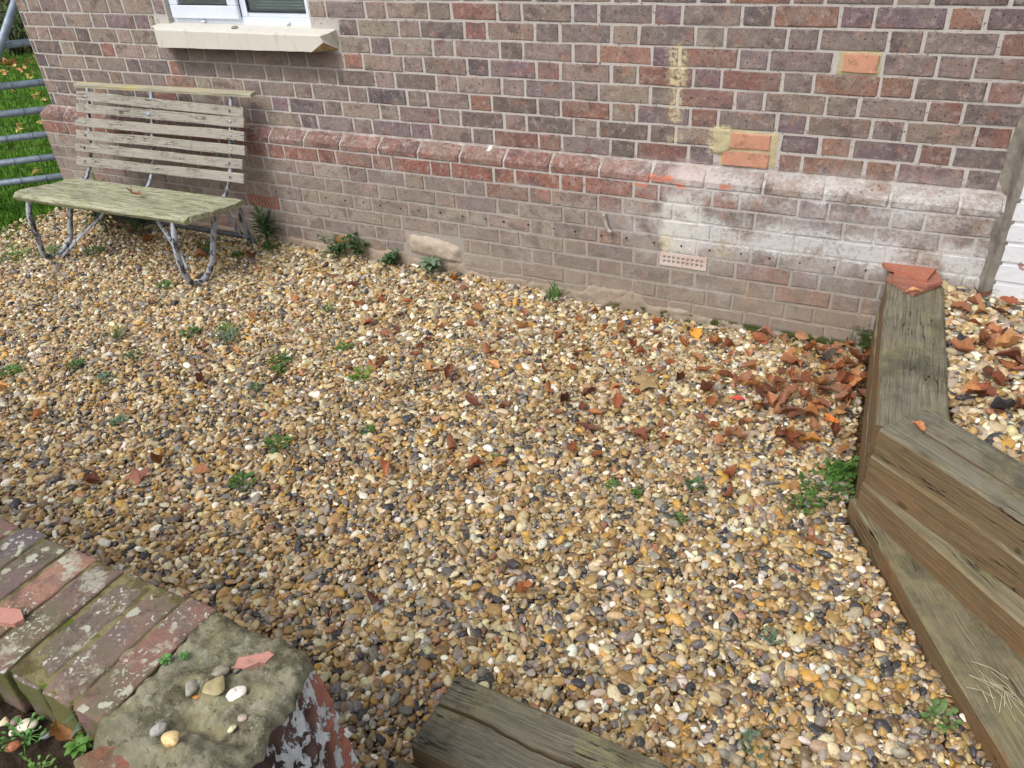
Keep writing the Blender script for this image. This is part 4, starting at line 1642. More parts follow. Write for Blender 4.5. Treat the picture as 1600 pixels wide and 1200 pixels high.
# ------------------------------------------------------------------ grass of the lawn
def in_view(P, mg=160):
    px, py, d = project(P)
    return (d > 0.1) & (px > -mg) & (px < 1600 + mg) & (py > -mg) & (py < 1200 + mg)


N = 150000
gx = RNG.uniform(-11, -2.4, N)
gy = RNG.uniform(-1.8, 6.5, N)
d_edge = (gx + 2.55) * -0.9 + (gy + 0.45) * 0.43
keep = (d_edge > 0.0 - 0.25 * RNG.random(N)) & (RNG.random(N) < np.clip(0.22 + d_edge * 1.2, 0, 1)) & (gx < -2.88 + .5 * (gy < -.1))
P = np.stack([gx, gy, np.zeros(N)], 1)
keep &= in_view(P, 130)
P = P[keep]
dist = np.linalg.norm(P - CAM, axis=1)
thin = RNG.random(len(P)) < np.clip((6.0 / dist) ** 1.0, 0.35, 1)
P = P[thin]
n_ = len(P)
P[:, 2] = [lawn_h(a, b) for a, b in P[:, :2]]
ang = RNG.uniform(0, 2 * np.pi, n_)
h = RNG.uniform(0.025, 0.065, n_)
w = RNG.uniform(0.0025, 0.0045, n_) * 1.3
lean = RNG.uniform(0.0, 0.045, n_)
dx, dy = np.cos(ang), np.sin(ang)
V = np.zeros((n_, 4, 3))
V[:, 0] = P + np.stack([-dy * w, dx * w, np.zeros(n_)], 1)
V[:, 1] = P + np.stack([dy * w, -dx * w, np.zeros(n_)], 1)
V[:, 2] = P + np.stack([dx * lean * .4 + dy * w * .7, dy * lean * .4 - dx * w * .7, h * .6], 1)
V[:, 3] = P + np.stack([dx * lean, dy * lean, h], 1)
me = bpy.data.meshes.new("grass")
base = np.arange(n_)[:, None] * 4
F = np.concatenate([base + [0, 1, 2], base + [0, 2, 3]], 1).reshape(-1, 3)
me.from_pydata(V.reshape(-1, 3).tolist(), [], F.tolist())
me.materials.append(MAT_GRASS)
go = link("grass", me)
tag(go, "short green lawn grass behind the gate", "grass", kind="stuff")

# ------------------------------------------------------------------ shrubs beyond the lawn
def shrub(x, y, w, h, label, seed, nl=1500, name="shrub"):
    r = random.Random(seed)
    t = thing(name, label, "shrub", (x, y, -0.04), 0, "shrubs beyond the lawn")
    m = MB()
    tips = []
    for k in range(14):
        a = r.uniform(0, 2 * math.pi)
        p = Vector((r.uniform(-.1, .1) * w, r.uniform(-.1, .1) * w, 0))
        q = Vector((math.cos(a) * w * .45 * r.random(), math.sin(a) * w * .45 * r.random(), h * r.uniform(.6, 1)))
        mid = (p + q) / 2 + Vector((r.uniform(-.1, .1), r.uniform(-.1, .1), 0))
        m.tube([p, mid, q], [.02, .014, .006], 5)
        tips += [mid, q]
    m.build("stems", MAT_TWIG, t, True)
    m = MB()
    clumps = [Vector((r.gauss(0, .30) * w, r.gauss(0, .30) * w, h * (0.08 + r.random() ** .8 * .95))) for _ in range(40)]
    for k in range(nl):
        c = r.choice(clumps) + Vector((r.gauss(0, .09), r.gauss(0, .09), r.gauss(0, .08)))
        c.z = max(0.01, c.z)
        s = r.uniform(.025, .055)
        e = Euler((r.uniform(-1, 1), r.uniform(-1, 1), r.uniform(0, 6.3))).to_matrix()
        m.add([c + e @ Vector(q) for q in ((-s * .5, 0, 0), (0, -s * .3, s * .1), (s * .6, 0, 0), (0, s * .3, s * .1))], [(0, 1, 2, 3)])
    m.build("foliage", MAT_HEDGE, t)


shrub(-9.3, 4.1, 1.5, 0.95, "dark clipped shrub with leaf litter at its foot, nearest the house corner", 1)
shrub(-10.4, 3.6, 1.6, 1.25, "taller dark shrub behind the gate at the left picture edge", 2)
shrub(-10.3, 5.3, 1.8, 1.5, "loose dark shrub furthest behind, between the gate and the house corner", 3)
shrub(-12.5, 5.5, 3.0, 2.2, "tall shadowy evergreen shrub rising behind the other shrubs", 4, 3000)

# ------------------------------------------------------------------ pebbles
proto_col = bpy.data.collections.new("pebble_shapes")      # not linked to the scene: only instanced


def pebble_mesh(seed, ang, sub=3):
    r = random.Random(seed)
    bm = bmesh.new()
    bmesh.ops.create_icosphere(bm, subdivisions=sub, radius=1.0)
    planes = []
    for _ in range(r.randint(5, 9) if ang else r.randint(1, 3)):
        nrm = Vector((r.gauss(0, 1), r.gauss(0, 1), r.gauss(0, 1))).normalized()
        planes.append((nrm, r.uniform(.55, .85) if ang else r.uniform(.78, .95)))
    sx, sy, sz = 1.0, r.uniform(.62, .92), r.uniform(.40, .68)
    for v in bm.verts:
        d = v.co.normalized()
        rad = 1.0 + 0.12 * mnoise.noise(d * 1.4 + Vector((seed, 0, 0)))
        k = 34.0 if ang else 16.0
        for nrm, dd in planes:
            c = d.dot(nrm)
            if c > 0.05:
                lim = dd / c
                rad = -math.log(math.exp(-k * rad) + math.exp(-k * lim)) / k if lim < 3 else rad
        rad += 0.02 * mnoise.noise(d * 5 + Vector((seed, 3, 0)))
        v.co = Vector((d.x * sx, d.y * sy, d.z * sz)) * rad
    me = bpy.data.meshes.new("pebble_shape")
    bm.to_mesh(me)
    bm.free()
    me.polygons.foreach_set("use_smooth", [True] * len(me.polygons))
    return me


NP = 18
stone_meshes = []
for i in range(NP):
    me = pebble_mesh(i + 1, i % 3 != 0)
    me.materials.append(MAT_PEBBLE)
    o = bpy.data.objects.new("pebble_shape_%02d" % i, me)
    proto_col.objects.link(o)
    me2 = me.copy()
    me2.materials.clear()
    me2.materials.append(MAT_STONE)
    stone_meshes.append(me2)

PAL = np.array([lin(168, 138, 90), lin(184, 158, 114), lin(146, 117, 74), lin(198, 178, 136), lin(212, 199, 164), lin(228, 223, 208), lin(150, 142, 131), lin(114, 109, 106), lin(66, 65, 68), lin(126, 104, 78), lin(164, 122, 96), lin(186, 172, 148), lin(164, 147, 119), lin(190, 150, 78)])[:, :3]
W_NEAR = np.array([.13, .13, .09, .10, .08, .045, .09, .085, .085, .08, .025, .05, .06, .05])
W_FAR = np.array([.10, .12, .06, .13, .15, .09, .09, .05, .035, .05, .025, .10, .09, .03])
W_NEAR /= W_NEAR.sum()
W_FAR /= W_FAR.sum()


def in_poly(x, y, poly):
    inside = np.zeros(len(x), bool)
    n = len(poly)
    for i in range(n):
        x0, y0 = poly[i]
        x1, y1 = poly[(i + 1) % n]
        c = ((y0 > y) != (y1 > y)) & (x < (x1 - x0) * (y - y0) / (y1 - y0 + 1e-12) + x0)
        inside ^= c
    return inside


def hex_points(x0, x1, y0, y1, s, jit):
    nx, ny = int((x1 - x0) / s), int((y1 - y0) / (s * .866))
    i, j = np.meshgrid(np.arange(nx), np.arange(ny))
    x = x0 + (i + .5 * (j % 2)) * s
    y = y0 + j * s * .866
    x, y = x.ravel(), y.ravel()
    return x + RNG.normal(0, jit * s, len(x)), y + RNG.normal(0, jit * s, len(y))


GRAVEL = [(-3.3, -0.062), (1.995, -0.062), (2.055, -1.145), (2.70, -2.25), (2.80, -2.9), (1.2, -2.9), (0.9, -2.56), (-3.3, -2.56)]
UPPER = [(2.20, -0.06), (2.33, -0.06), (2.33, -0.118), (4.0, -0.118), (4.0, -2.6), (3.0, -1.58), (2.285, -1.03)]
BEAM = [(1.27, -2.50), (1.27, -2.185), (2.8, -2.215), (2.8, -2.50)]
STEP = [(2.056, -1.108), (2.656, -2.205), (3.2, -2.245), (3.2, -1.15)]

pts, rots, scls, cols, idxs = [], [], [], [], []


def scatter(poly, s, size, layers, zf, seed, mg=330, holes=(), bright=1.0):
    xs_, ys_ = [p[0] for p in poly], [p[1] for p in poly]
    for k, (dz, tilt, frac) in enumerate(layers):
        x, y = hex_points(min(xs_), max(xs_), min(ys_), max(ys_), s, 0.22)
        ok = in_poly(x, y, poly)
        for hpoly in holes:
            ok &= ~in_poly(x, y, hpoly)
        ok &= RNG.random(len(x)) < frac
        x, y = x[ok], y[ok]
        P = np.stack([x, y, np.zeros(len(x))], 1)
        P[:, 2] = [zf(a, b) for a, b in zip(x, y)]
        ok = in_view(P, mg)
        # thin gravel where the lawn begins
        ed = (x + 2.72) * -0.9 + (y + 0.55) * 0.43
        ok &= RNG.random(len(x)) < np.clip(1.0 - ed * 2.2, 0, 1)
        P = P[ok]
        n = len(P)
        L = np.clip(RNG.lognormal(math.log(size), 0.30, n), size * .5, size * 2.1)
        P[:, 2] += dz + RNG.normal(0, 0.0022, n)
        pts.append(P)
        rots.append(np.stack([RNG.normal(0, tilt, n), RNG.normal(0, tilt, n), RNG.uniform(0, 6.283, n)], 1))
        scls.append(np.stack([L * RNG.uniform(.9, 1.25, n), L * RNG.uniform(.8, 1.1, n), L * RNG.uniform(.75, 1.2, n)], 1))
        far = np.clip((P[:, 1] + 1.5) / 1.2, 0, 1) + 0.25 * np.array([mnoise.noise((a * 1.1, b * 1.6, 5)) for a, b in P[:, :2]])
        u = RNG.random(n)
        cn, cf = np.searchsorted(np.cumsum(W_NEAR), u).clip(0, 13), np.searchsorted(np.cumsum(W_FAR), u).clip(0, 13)
        pick = np.where(RNG.random(n) < far, cf, cn)
        c = PAL[pick] * RNG.uniform(.68, 1.25, (n, 1)) * RNG.uniform(.94, 1.06, (n, 3)) * bright
        cols.append(np.concatenate([c, np.ones((n, 1))], 1))
        idxs.append(RNG.integers(0, NP, n))


LAY = ((-0.012, .35, 1.0), (-0.003, .38, 1.0), (0.006, .34, .62))
scatter(GRAVEL, 0.0186, 0.0124, LAY, ground_h, 1, holes=(BEAM, STEP))
scatter(GRAVEL, 0.0150, 0.0062, ((0.002, .6, .55),), ground_h, 3, mg=200, holes=(BEAM, STEP))
n_low = sum(len(p) for p in pts)
scatter(UPPER, 0.0200, 0.0136, ((-0.010, .35, 1.0), (0.0, .4, 1.0), (0.010, .35, .6)), lambda a, b: 0.335, 2)


def gravel_object(name, sl, label):
    P, R_, S_, C_, I_ = (np.concatenate(a)[sl] for a in (pts, rots, scls, cols, idxs))
    me = bpy.data.meshes.new(name)
    me.from_pydata(P.tolist(), [], [])
    for nm, typ, arr, key in (("rot", 'FLOAT_VECTOR', R_, "vector"), ("scl", 'FLOAT_VECTOR', S_, "vector"), ("col", 'FLOAT_COLOR', C_, "color"), ("idx", 'INT', I_, "value")):
        a = me.attributes.new(nm, typ, 'POINT')
        a.data.foreach_set(key, np.ascontiguousarray(arr, dtype=np.int32 if typ == 'INT' else np.float32).ravel())
    o = link(name, me)
    tag(o, label, "gravel", kind="stuff")
    ng = bpy.data.node_groups.new("spread_" + name, 'GeometryNodeTree')
    ng.interface.new_socket("Geometry", in_out='INPUT', socket_type='NodeSocketGeometry')
    ng.interface.new_socket("Geometry", in_out='OUTPUT', socket_type='NodeSocketGeometry')
    N_ = ng.nodes
    gi, go_ = N_.new("NodeGroupInput"), N_.new("NodeGroupOutput")
    iop = N_.new("GeometryNodeInstanceOnPoints")
    ci = N_.new("GeometryNodeCollectionInfo")
    ci.inputs["Collection"].default_value = proto_col
    ci.inputs["Separate Children"].default_value = True
    ci.inputs["Reset Children"].default_value = True

    def named(nm, dt):
        q = N_.new("GeometryNodeInputNamedAttribute")
        q.data_type = dt
        q.inputs[0].default_value = nm
        return q.outputs[0]
    e2r = N_.new("FunctionNodeEulerToRotation")
    ng.links.new(named("rot", 'FLOAT_VECTOR'), e2r.inputs[0])
    ng.links.new(gi.outputs[0], iop.inputs["Points"])
    ng.links.new(ci.outputs[0], iop.inputs["Instance"])
    iop.inputs["Pick Instance"].default_value = True
    ng.links.new(named("idx", 'INT'), iop.inputs["Instance Index"])
    ng.links.new(e2r.outputs[0], iop.inputs["Rotation"])
    ng.links.new(named("scl", 'FLOAT_VECTOR'), iop.inputs["Scale"])
    ng.links.new(iop.outputs[0], go_.inputs[0])
    md = o.modifiers.new("spread", 'NODES')
    md.node_group = ng
    return o


gravel_object("gravel", slice(0, n_low), "golden brown and cream flint gravel covering the yard")
gravel_object("upper_gravel", slice(n_low, None), "larger mixed pebbles filling the raised bed behind the sleepers")
print("pebbles", n_low, sum(len(p) for p in pts))

# ------------------------------------------------------------------ fallen leaves
def leaf_mesh(seed, lobes, curl, fold, ln=1.0, wd=0.62):
    """a dead leaf, about 1 unit long along x, with toothed outline, curled along and across"""
    r = random.Random(seed)
    n = 13
    m = MB()
    vv = []
    cols_ = 5
    for i in range(n):
        t = i / (n - 1)
        base_w = math.sin(math.pi * min(1, t * 1.02) ** .85) ** .75
        tooth = 1 + lobes * math.sin(t * math.pi * r.choice([5, 6, 7]) + r.uniform(-.4, .4)) + r.uniform(-.08, .08)
        hw = max(0.012, wd * .5 * base_w * tooth)
        for j in range(cols_):
            s = (j / (cols_ - 1) - .5) * 2
            x = (t - .5) * ln
            y = s * hw * (1 + r.uniform(-.14, .14))
            z = curl * ((t - .5) ** 2) * 2 + fold * abs(s) ** 1.6 * base_w * (1 + .3 * math.sin(t * 9 + seed)) + .05 * mnoise.noise((x * 4 + seed, y * 4, 0))
            y *= (1 - .35 * min(1, abs(fold)))
            vv.append((x, y, z))
    m.add(vv, [(i * cols_ + j, i * cols_ + j + 1, (i + 1) * cols_ + j + 1, (i + 1) * cols_ + j) for i in range(n - 1) for j in range(cols_ - 1)])
    tip = vv[cols_ // 2]
    m.tube([tip, (tip[0] - .16, r.uniform(-.06, .06), tip[2] + .03), (tip[0] - .30, r.uniform(-.12, .12), tip[2] + .0)], [.013, .011, .010], 4)
    return m.mesh("leaf", MAT_LEAF, True)


def star_leaf_mesh(seed):
    """a five-pointed maple-like leaf"""
    r = random.Random(seed)
    m = MB()
    out = []
    for k in range(10):
        a = math.pi * 2 * k / 10 + .1
        rad = (0.52 if k % 2 == 0 else 0.24) * r.uniform(.85, 1.15)
        out.append((math.cos(a) * rad, math.sin(a) * rad, .10 * r.uniform(-1, 1)))
    mid = [(p[0] * .5, p[1] * .5, .05 * r.uniform(-1, 1)) for p in out]
    m.add([(0, 0, .03)] + mid + out, [(0, 1 + k, 1 + (k + 1) % 10) for k in range(10)] + [(1 + k, 11 + k, 11 + (k + 1) % 10, 1 + (k + 1) % 10) for k in range(10)])
    m.tube([(0, 0, .03), (-.2, -.3, .05), (-.3, -.5, .0)], [.012, .01, .01], 4)
    return m.mesh("leaf", MAT_LEAF, True)


LEAVES = [leaf_mesh(i, (.12, .2, .06, .25)[i % 4], (.22, -.25, .4, .1, .55, -.35)[i % 6], (.06, .16, .34, -.12, .22, .5)[(i * 5 + 1) % 6], 1, (.55, .7, .62, .5)[i % 4]) for i in range(12)]
STARS = [star_leaf_mesh(i) for i in range(3)]
RUSSET = [lin(152, 98, 64), lin(136, 82, 54), lin(168, 112, 72), lin(120, 72, 50), lin(160, 110, 78), lin(140, 94, 70), lin(184, 130, 82), lin(104, 66, 50), lin(156, 90, 60), lin(178, 126, 92), lin(190, 142, 94), lin(126, 84, 68)]
DULL = [lin(150, 112, 84), lin(166, 128, 98), lin(140, 100, 78)]
rl = random.Random(77)
MARKS = [("the pale rubble stone", (-.07, -.10)), ("the grass tuft at the wall", (.61, -.10)), ("the bright weed cushion", (-.26, -1.06)),
         ("the yellow green weed cushion", (.13, -1.02)), ("the right air brick", (1.2, -.10)), ("the bench's loop leg", (-1.24, -.60)),
         ("the low garden wall", (0.2, -2.45)), ("the leaf drift", (1.72, -.45)), ("the pale maple leaf", (1.25, -.65)), ("the two seedlings", (1.40, -1.27)),
         ("the sleeper corner", (2.0, -1.1)), ("the broad leaved plant", (-.06, -.13)), ("the iron wall cleat", (.86, -.1)), ("the wall's mossy foot", (1.6, -.1)),
         ("the spreading grey weed", (-.63, -1.0)), ("the green upright weed", (.13, -1.54)), ("the large pinkish leaf", (-.21, -1.88)), ("the bushy wall weed", (-.52, -.10))]


def which(o, extra=""):
    """what sets a loose leaf apart: tone, size and the nearest landmark"""
    c = o.color
    v = (c[0] + c[1] + c[2]) / 3
    tone = "dark brown" if v < .085 else "russet" if v < .13 else "rusty orange" if v < .175 else "pale tan"
    size = "small" if o.scale[0] < .052 else "large" if o.scale[0] > .070 else "middling"
    p = o.location
    nm, (mx, my) = min(MARKS, key=lambda q: (q[1][0] - p.x) ** 2 + (q[1][1] - p.y) ** 2)
    a, b = project([(p.x, p.y, 0)]), project([(mx, my, 0)])
    dx, dy = a[0][0] - b[0][0], a[1][0] - b[1][0]
    side = ("right of" if dx > 0 else "left of") if abs(dx) > abs(dy) else ("in front of" if dy > 0 else "behind")
    o["label"] = f"{size} {tone} dry leaf {side} {nm}{extra}"
    return o




def leaf(x, y, z, size, label, group=None, col=None, me=None, tilt=.2, rz=None):
    o = link("fallen_leaf", me or rl.choice(LEAVES))
    o.location = (x, y, z)
    o.rotation_euler = (rl.gauss(0, tilt), rl.gauss(0, tilt), rl.uniform(0, 6.28) if rz is None else rz)
    s = size * 0.92
    o.scale = (s, s * rl.uniform(.85, 1.1), s)
    c = col or rl.choice(RUSSET)
    k = rl.uniform(.72, 1.35)
    o.color = (c[0] * k, c[1] * k, c[2] * k, 1)
    tag(o, label, "leaf", group)
    return o


SC = [(-.18, -.42), (-.11, -.36), (-.03, -.39), (.06, -.44), (-.27, -.48), (.32, -.36), (.35, -.48), (.05, -.69), (.06, -.64), (.23, -.72), (.15, -.93), (.15, -.88), (.41, -.88), (.35, -.86), (.49, -.89), (.68, -1.05), (.73, -1.3), (.94, -1.33), (.88, -1.37), (-.91, -1.77), (-.02, -1.77), (-.33, -1.98), (-.48, -1.31), (-1.25, -1.7), (-1.28, -.85), (-.69, -1.09), (-.52, -1.07), (-.65, -.81), (.71, -.62), (.85, -.7), (.9, -.82), (1.0, -.88), (1.07, -.9), (1.14, -.92), (1.14, -1.01), (1.27, -.97), (1.33, -.98), (1.42, -.96), (1.14, -1.14), (1.24, -1.15), (1.1, -.4), (1.14, -.42), (1.11, -.53), (.8, -.27), (.94, -.29), (1.0, -.26), (1.15, -.24), (1.36, -.75), (1.24, -.72), (1.06, -.79), (1.72, -.74), (1.8, -.8), (1.68, -1.07), (1.71, -1.17), (1.87, -1.05), (1.96, -.94), (1.85, -.24), (1.57, -.5), (1.61, -.51), (1.67, -.54), (1.65, -.52), (1.49, -.59), (1.48, -.62), (1.65, -.78), (1.42, -.24), (1.46, -.25), (1.71, -.37), (.89, -2.01), (1.98, -1.29), (.55, -.3), (.60, -.42), (.78, -.45), (.88, -.4), (1.22, -.36), (1.28, -.45), (1.30, -.30), (1.38, -.4), (1.02, -.5), (.96, -.6), (.62, -.75), (.55, -.66), (1.2, -.82), (1.5, -.36), (1.55, -.28), (1.44, -.48), (1.36, -.58), (1.60, -.40), (1.52, -.68), (1.24, -.55), (-.38, -.35), (-.55, -.3), (-.62, -.55), (.18, -.30), (.24, -.55)]
for (x, y) in SC:
    leaf(x + rl.uniform(-.01, .01), y, ground_h(x, y) + rl.uniform(.014, .026), rl.uniform(.05, .085), "dry leaf lying loose on the open gravel", "loose leaves scattered over the gravel")
    which(C.objects[-1])
_kf = 0
while _kf < 48:
    x, y = rl.uniform(-.5, 1.9), rl.uniform(-1.05, -.12)
    if rl.random() > .25 + .75 * (x + .5) / 2.4 or rl.random() < max(0, (-y - .35) / .9):
        continue
    leaf(x, y, ground_h(x, y) + rl.uniform(.014, .022), rl.uniform(.040, .062), "dry leaf lying loose on the open gravel", "loose leaves scattered over the gravel", tilt=.22)
    which(C.objects[-1])
    _kf += 1
# the ones one can point to
leaf(1.32, -.20, .024, .095, "bright orange yellow leaf on pale gravel near the foot of the wall", col=lin(214, 158, 72), tilt=.15)
leaf(.47, -.23, .024, .075, "small orange leaf on gravel at the wall, left of the grass tuft", col=lin(214, 150, 60), tilt=.15)
leaf(1.94, -.66, .03, .085, "glowing orange leaf with dark spots at the edge of the leaf drift", col=lin(206, 124, 58), tilt=.2)
leaf(1.90, -.80, .024, .10, "golden brown leaf below the drift, beside the timber sleepers", col=lin(204, 140, 62), tilt=.15)
leaf(1.60, -.63, .024, .065, "vivid red leaf lying flat among the gravel", col=lin(190, 84, 66), tilt=.1)
leaf(1.61, -.92, .024, .075, "flat tan leaf on open gravel south of the leaf clusters", col=lin(184, 128, 92), tilt=.1)
leaf(1.25, -.65, .03, .13, "pale tan star shaped maple leaf on the gravel", col=lin(190, 164, 120), me=STARS[0], tilt=.15)
leaf(-.21, -1.88, .024, .11, "large pinkish brown star shaped leaf at lower left of the gravel", col=lin(176, 122, 104), me=STARS[1], tilt=.1)
leaf(-.19, -1.80, .024, .085, "rust brown leaf touching the large pinkish star leaf", col=lin(146, 92, 48), tilt=.2)
leaf(.59, -1.50, .024, .085, "flat orange brown leaf alone on mid gravel", col=lin(186, 122, 84), tilt=.12)
leaf(1.28, -1.82, .026, .065, "single upright salmon orange leaf in the front gravel", col=lin(206, 140, 98), tilt=.2)
leaf(1.85, -.235, .05, .11, "big dark grey veined leaf lying on top of the leaf drift", col=lin(92, 84, 74), tilt=.2)
leaf(2.185, -1.10, .369, .062, "orange leaf lying on the corner of the top sleeper", col=lin(204, 140, 96), tilt=.08, rz=2.2, me=LEAVES[3])
leaf(2.115, -.225, .369, .062, "tan leaf on the sleeper beside the broken tiles", col=lin(206, 156, 102), tilt=.08, rz=.3, me=LEAVES[3])
leaf(-1.70, -.46, .421, .055, "small reddish leaf on the bench seat near the middle back stay", col=lin(150, 98, 70), tilt=.12)
leaf(-1.60, -.50, .424, .075, "curled brown leaf on the bench seat, nearer its front", col=lin(150, 100, 58), tilt=.15)
leaf(-.62, -.10, .145, .085, "pale orange leaf caught upright on the weeds by the wall", col=lin(206, 156, 108), tilt=.2, rz=1.0).rotation_euler = (1.2, .3, .5)
# the drift in the corner of the sleepers
k = 0
while k < 84:
    x, y = rl.uniform(1.45, 2.02), rl.uniform(-.88, -.085)
    t = (x - 1.45) / .57
    if rl.random() > t ** 1.5 * (1.15 if y > -.72 else .45):
        continue
    if x > 2.0 + .06 * (-y):
        continue
    z = .022 + .05 * t * rl.random() * (1 - max(0, -y - .5))
    leaf(x, y, z, rl.uniform(.055, .09), "curled russet leaf in the drift heaped against the timber sleepers", "leaves drifted into the corner", tilt=.38, col=rl.choice(RUSSET + DULL))
    o = C.objects[-1]
    tn = "dark" if sum(o.color[:3]) < .27 else "bright" if sum(o.color[:3]) > .45 else "russet"
    o["label"] = f"curled {tn} leaf " + ("pressed against the timber sleeper" if x > 1.92 else "at the wall end" if y > -.22 else "at the front edge" if y < -.66 else "at the left fringe" if x < 1.68 else "in the thick middle") + " of the leaf drift"
    k += 1
k = 0
while k < 46:
    x, y = rl.uniform(2.24, 2.75), rl.uniform(-.95, -.14)
    if in_poly(np.array([x - .03]), np.array([y]), UPPER)[0] is np.False_ or rl.random() > (1.0 if x < 2.42 else .45):
        continue
    leaf(x, y, .352 + rl.uniform(0, .016), rl.uniform(.055, .095), "brown leaf on the pebbles of the raised bed behind the sleepers", "leaves on the raised bed", col=rl.choice(RUSSET + DULL[:1]), tilt=.25)
    o = C.objects[-1]
    tn = "dark brown" if sum(o.color[:3]) < .27 else "bright rusty" if sum(o.color[:3]) > .45 else "russet"
    o["label"] = f"{'small' if o.scale[0] < .066 else 'large'} {tn} leaf " + ("close behind the mossy top sleeper, " if x < 2.34 else "in the middle of the raised bed, " if x < 2.46 else "at the picture edge of the raised bed, ") + ("near the white wall" if y > -.36 else "halfway along" if y > -.66 else "towards the angled sleepers")
    k += 1
for (x, y) in ((2.29, -.52), (2.40, -.90)):
    leaf(x, y, .354, .075, "blackened leaf on the pebbles of the raised bed", "black leaves on the raised bed", col=lin(54, 52, 58), tilt=.15)
def leaf_mass(name, spots, label, col):
    """far leaves of a few pixels each, joined"""
    m = MB()
    for (x, y, z, sz) in spots:
        me = rl.choice(LEAVES)
        M = Matrix.Translation((x, y, z)) @ Euler((rl.gauss(0, .28), rl.gauss(0, .28), rl.uniform(0, 6.28))).to_matrix().to_4x4() @ Matrix.Scale(sz, 4)
        m.add([M @ v.co for v in me.vertices], [tuple(p.vertices) for p in me.polygons])
    o = m.build(name, MAT_LEAF, None, True)
    o.color = col
    tag(o, label, "leaves", kind="stuff")


sp = []
for k in range(34):
    d_ = rl.uniform(0.3, 6.5)
    bx_, by_ = -2.95 - .82 * d_ + rl.uniform(-.3, .3), -.1 + .57 * d_ + rl.uniform(-.4, .4)
    if bx_ < -3.0:
        sp.append((bx_, by_, lawn_h(bx_, by_) + .05, rl.uniform(.06, .10)))
leaf_mass("lawn_leaves", sp, "yellowed leaves lying on the grass behind the gate", lin(206, 184, 112))
leaf_mass("leaf_litter", [(-8.6 + rl.gauss(0, .5), 3.55 + rl.gauss(0, .45), .03, rl.uniform(.08, .13)) for k in range(60)], "tan leaf litter under the shrubs beyond the lawn", lin(186, 134, 82))
for (x, y) in ((-2.42, -.30), (-2.30, -.22), (-2.1, -.25), (-1.9, -.30), (-1.55, -.25), (-1.45, -.35), (-2.6, -.50), (-1.15, -.25)):
    leaf(x, y, ground_h(x, y) + .02, rl.uniform(.06, .1), "brown leaf in the shade under the bench", "leaves under the bench", col=rl.choice(RUSSET + DULL))

# ------------------------------------------------------------------ weeds
def leaflet(m, p, d, up, L, W, droop=.3, n=4):
    """one small green leaf from p along d"""
    d = Vector(d).normalized()
    side = d.cross(Vector(up)).normalized()
    vv = []
    for i in range(n + 1):
        t = i / n
        hw = W * .5 * math.sin(math.pi * min(.97, .08 + t * .9)) ** .8
        c = Vector(p) + d * (L * t) + Vector(up) * (L * (.25 * math.sin(t * 2.2) - droop * t * t))
        vv += [c - side * hw + Vector(up) * hw * .25, c, c + side * hw + Vector(up) * hw * .25]
    m.add(vv, [(i * 3 + j, i * 3 + j + 1, (i + 1) * 3 + j + 1, (i + 1) * 3 + j) for i in range(n) for j in range(2)])


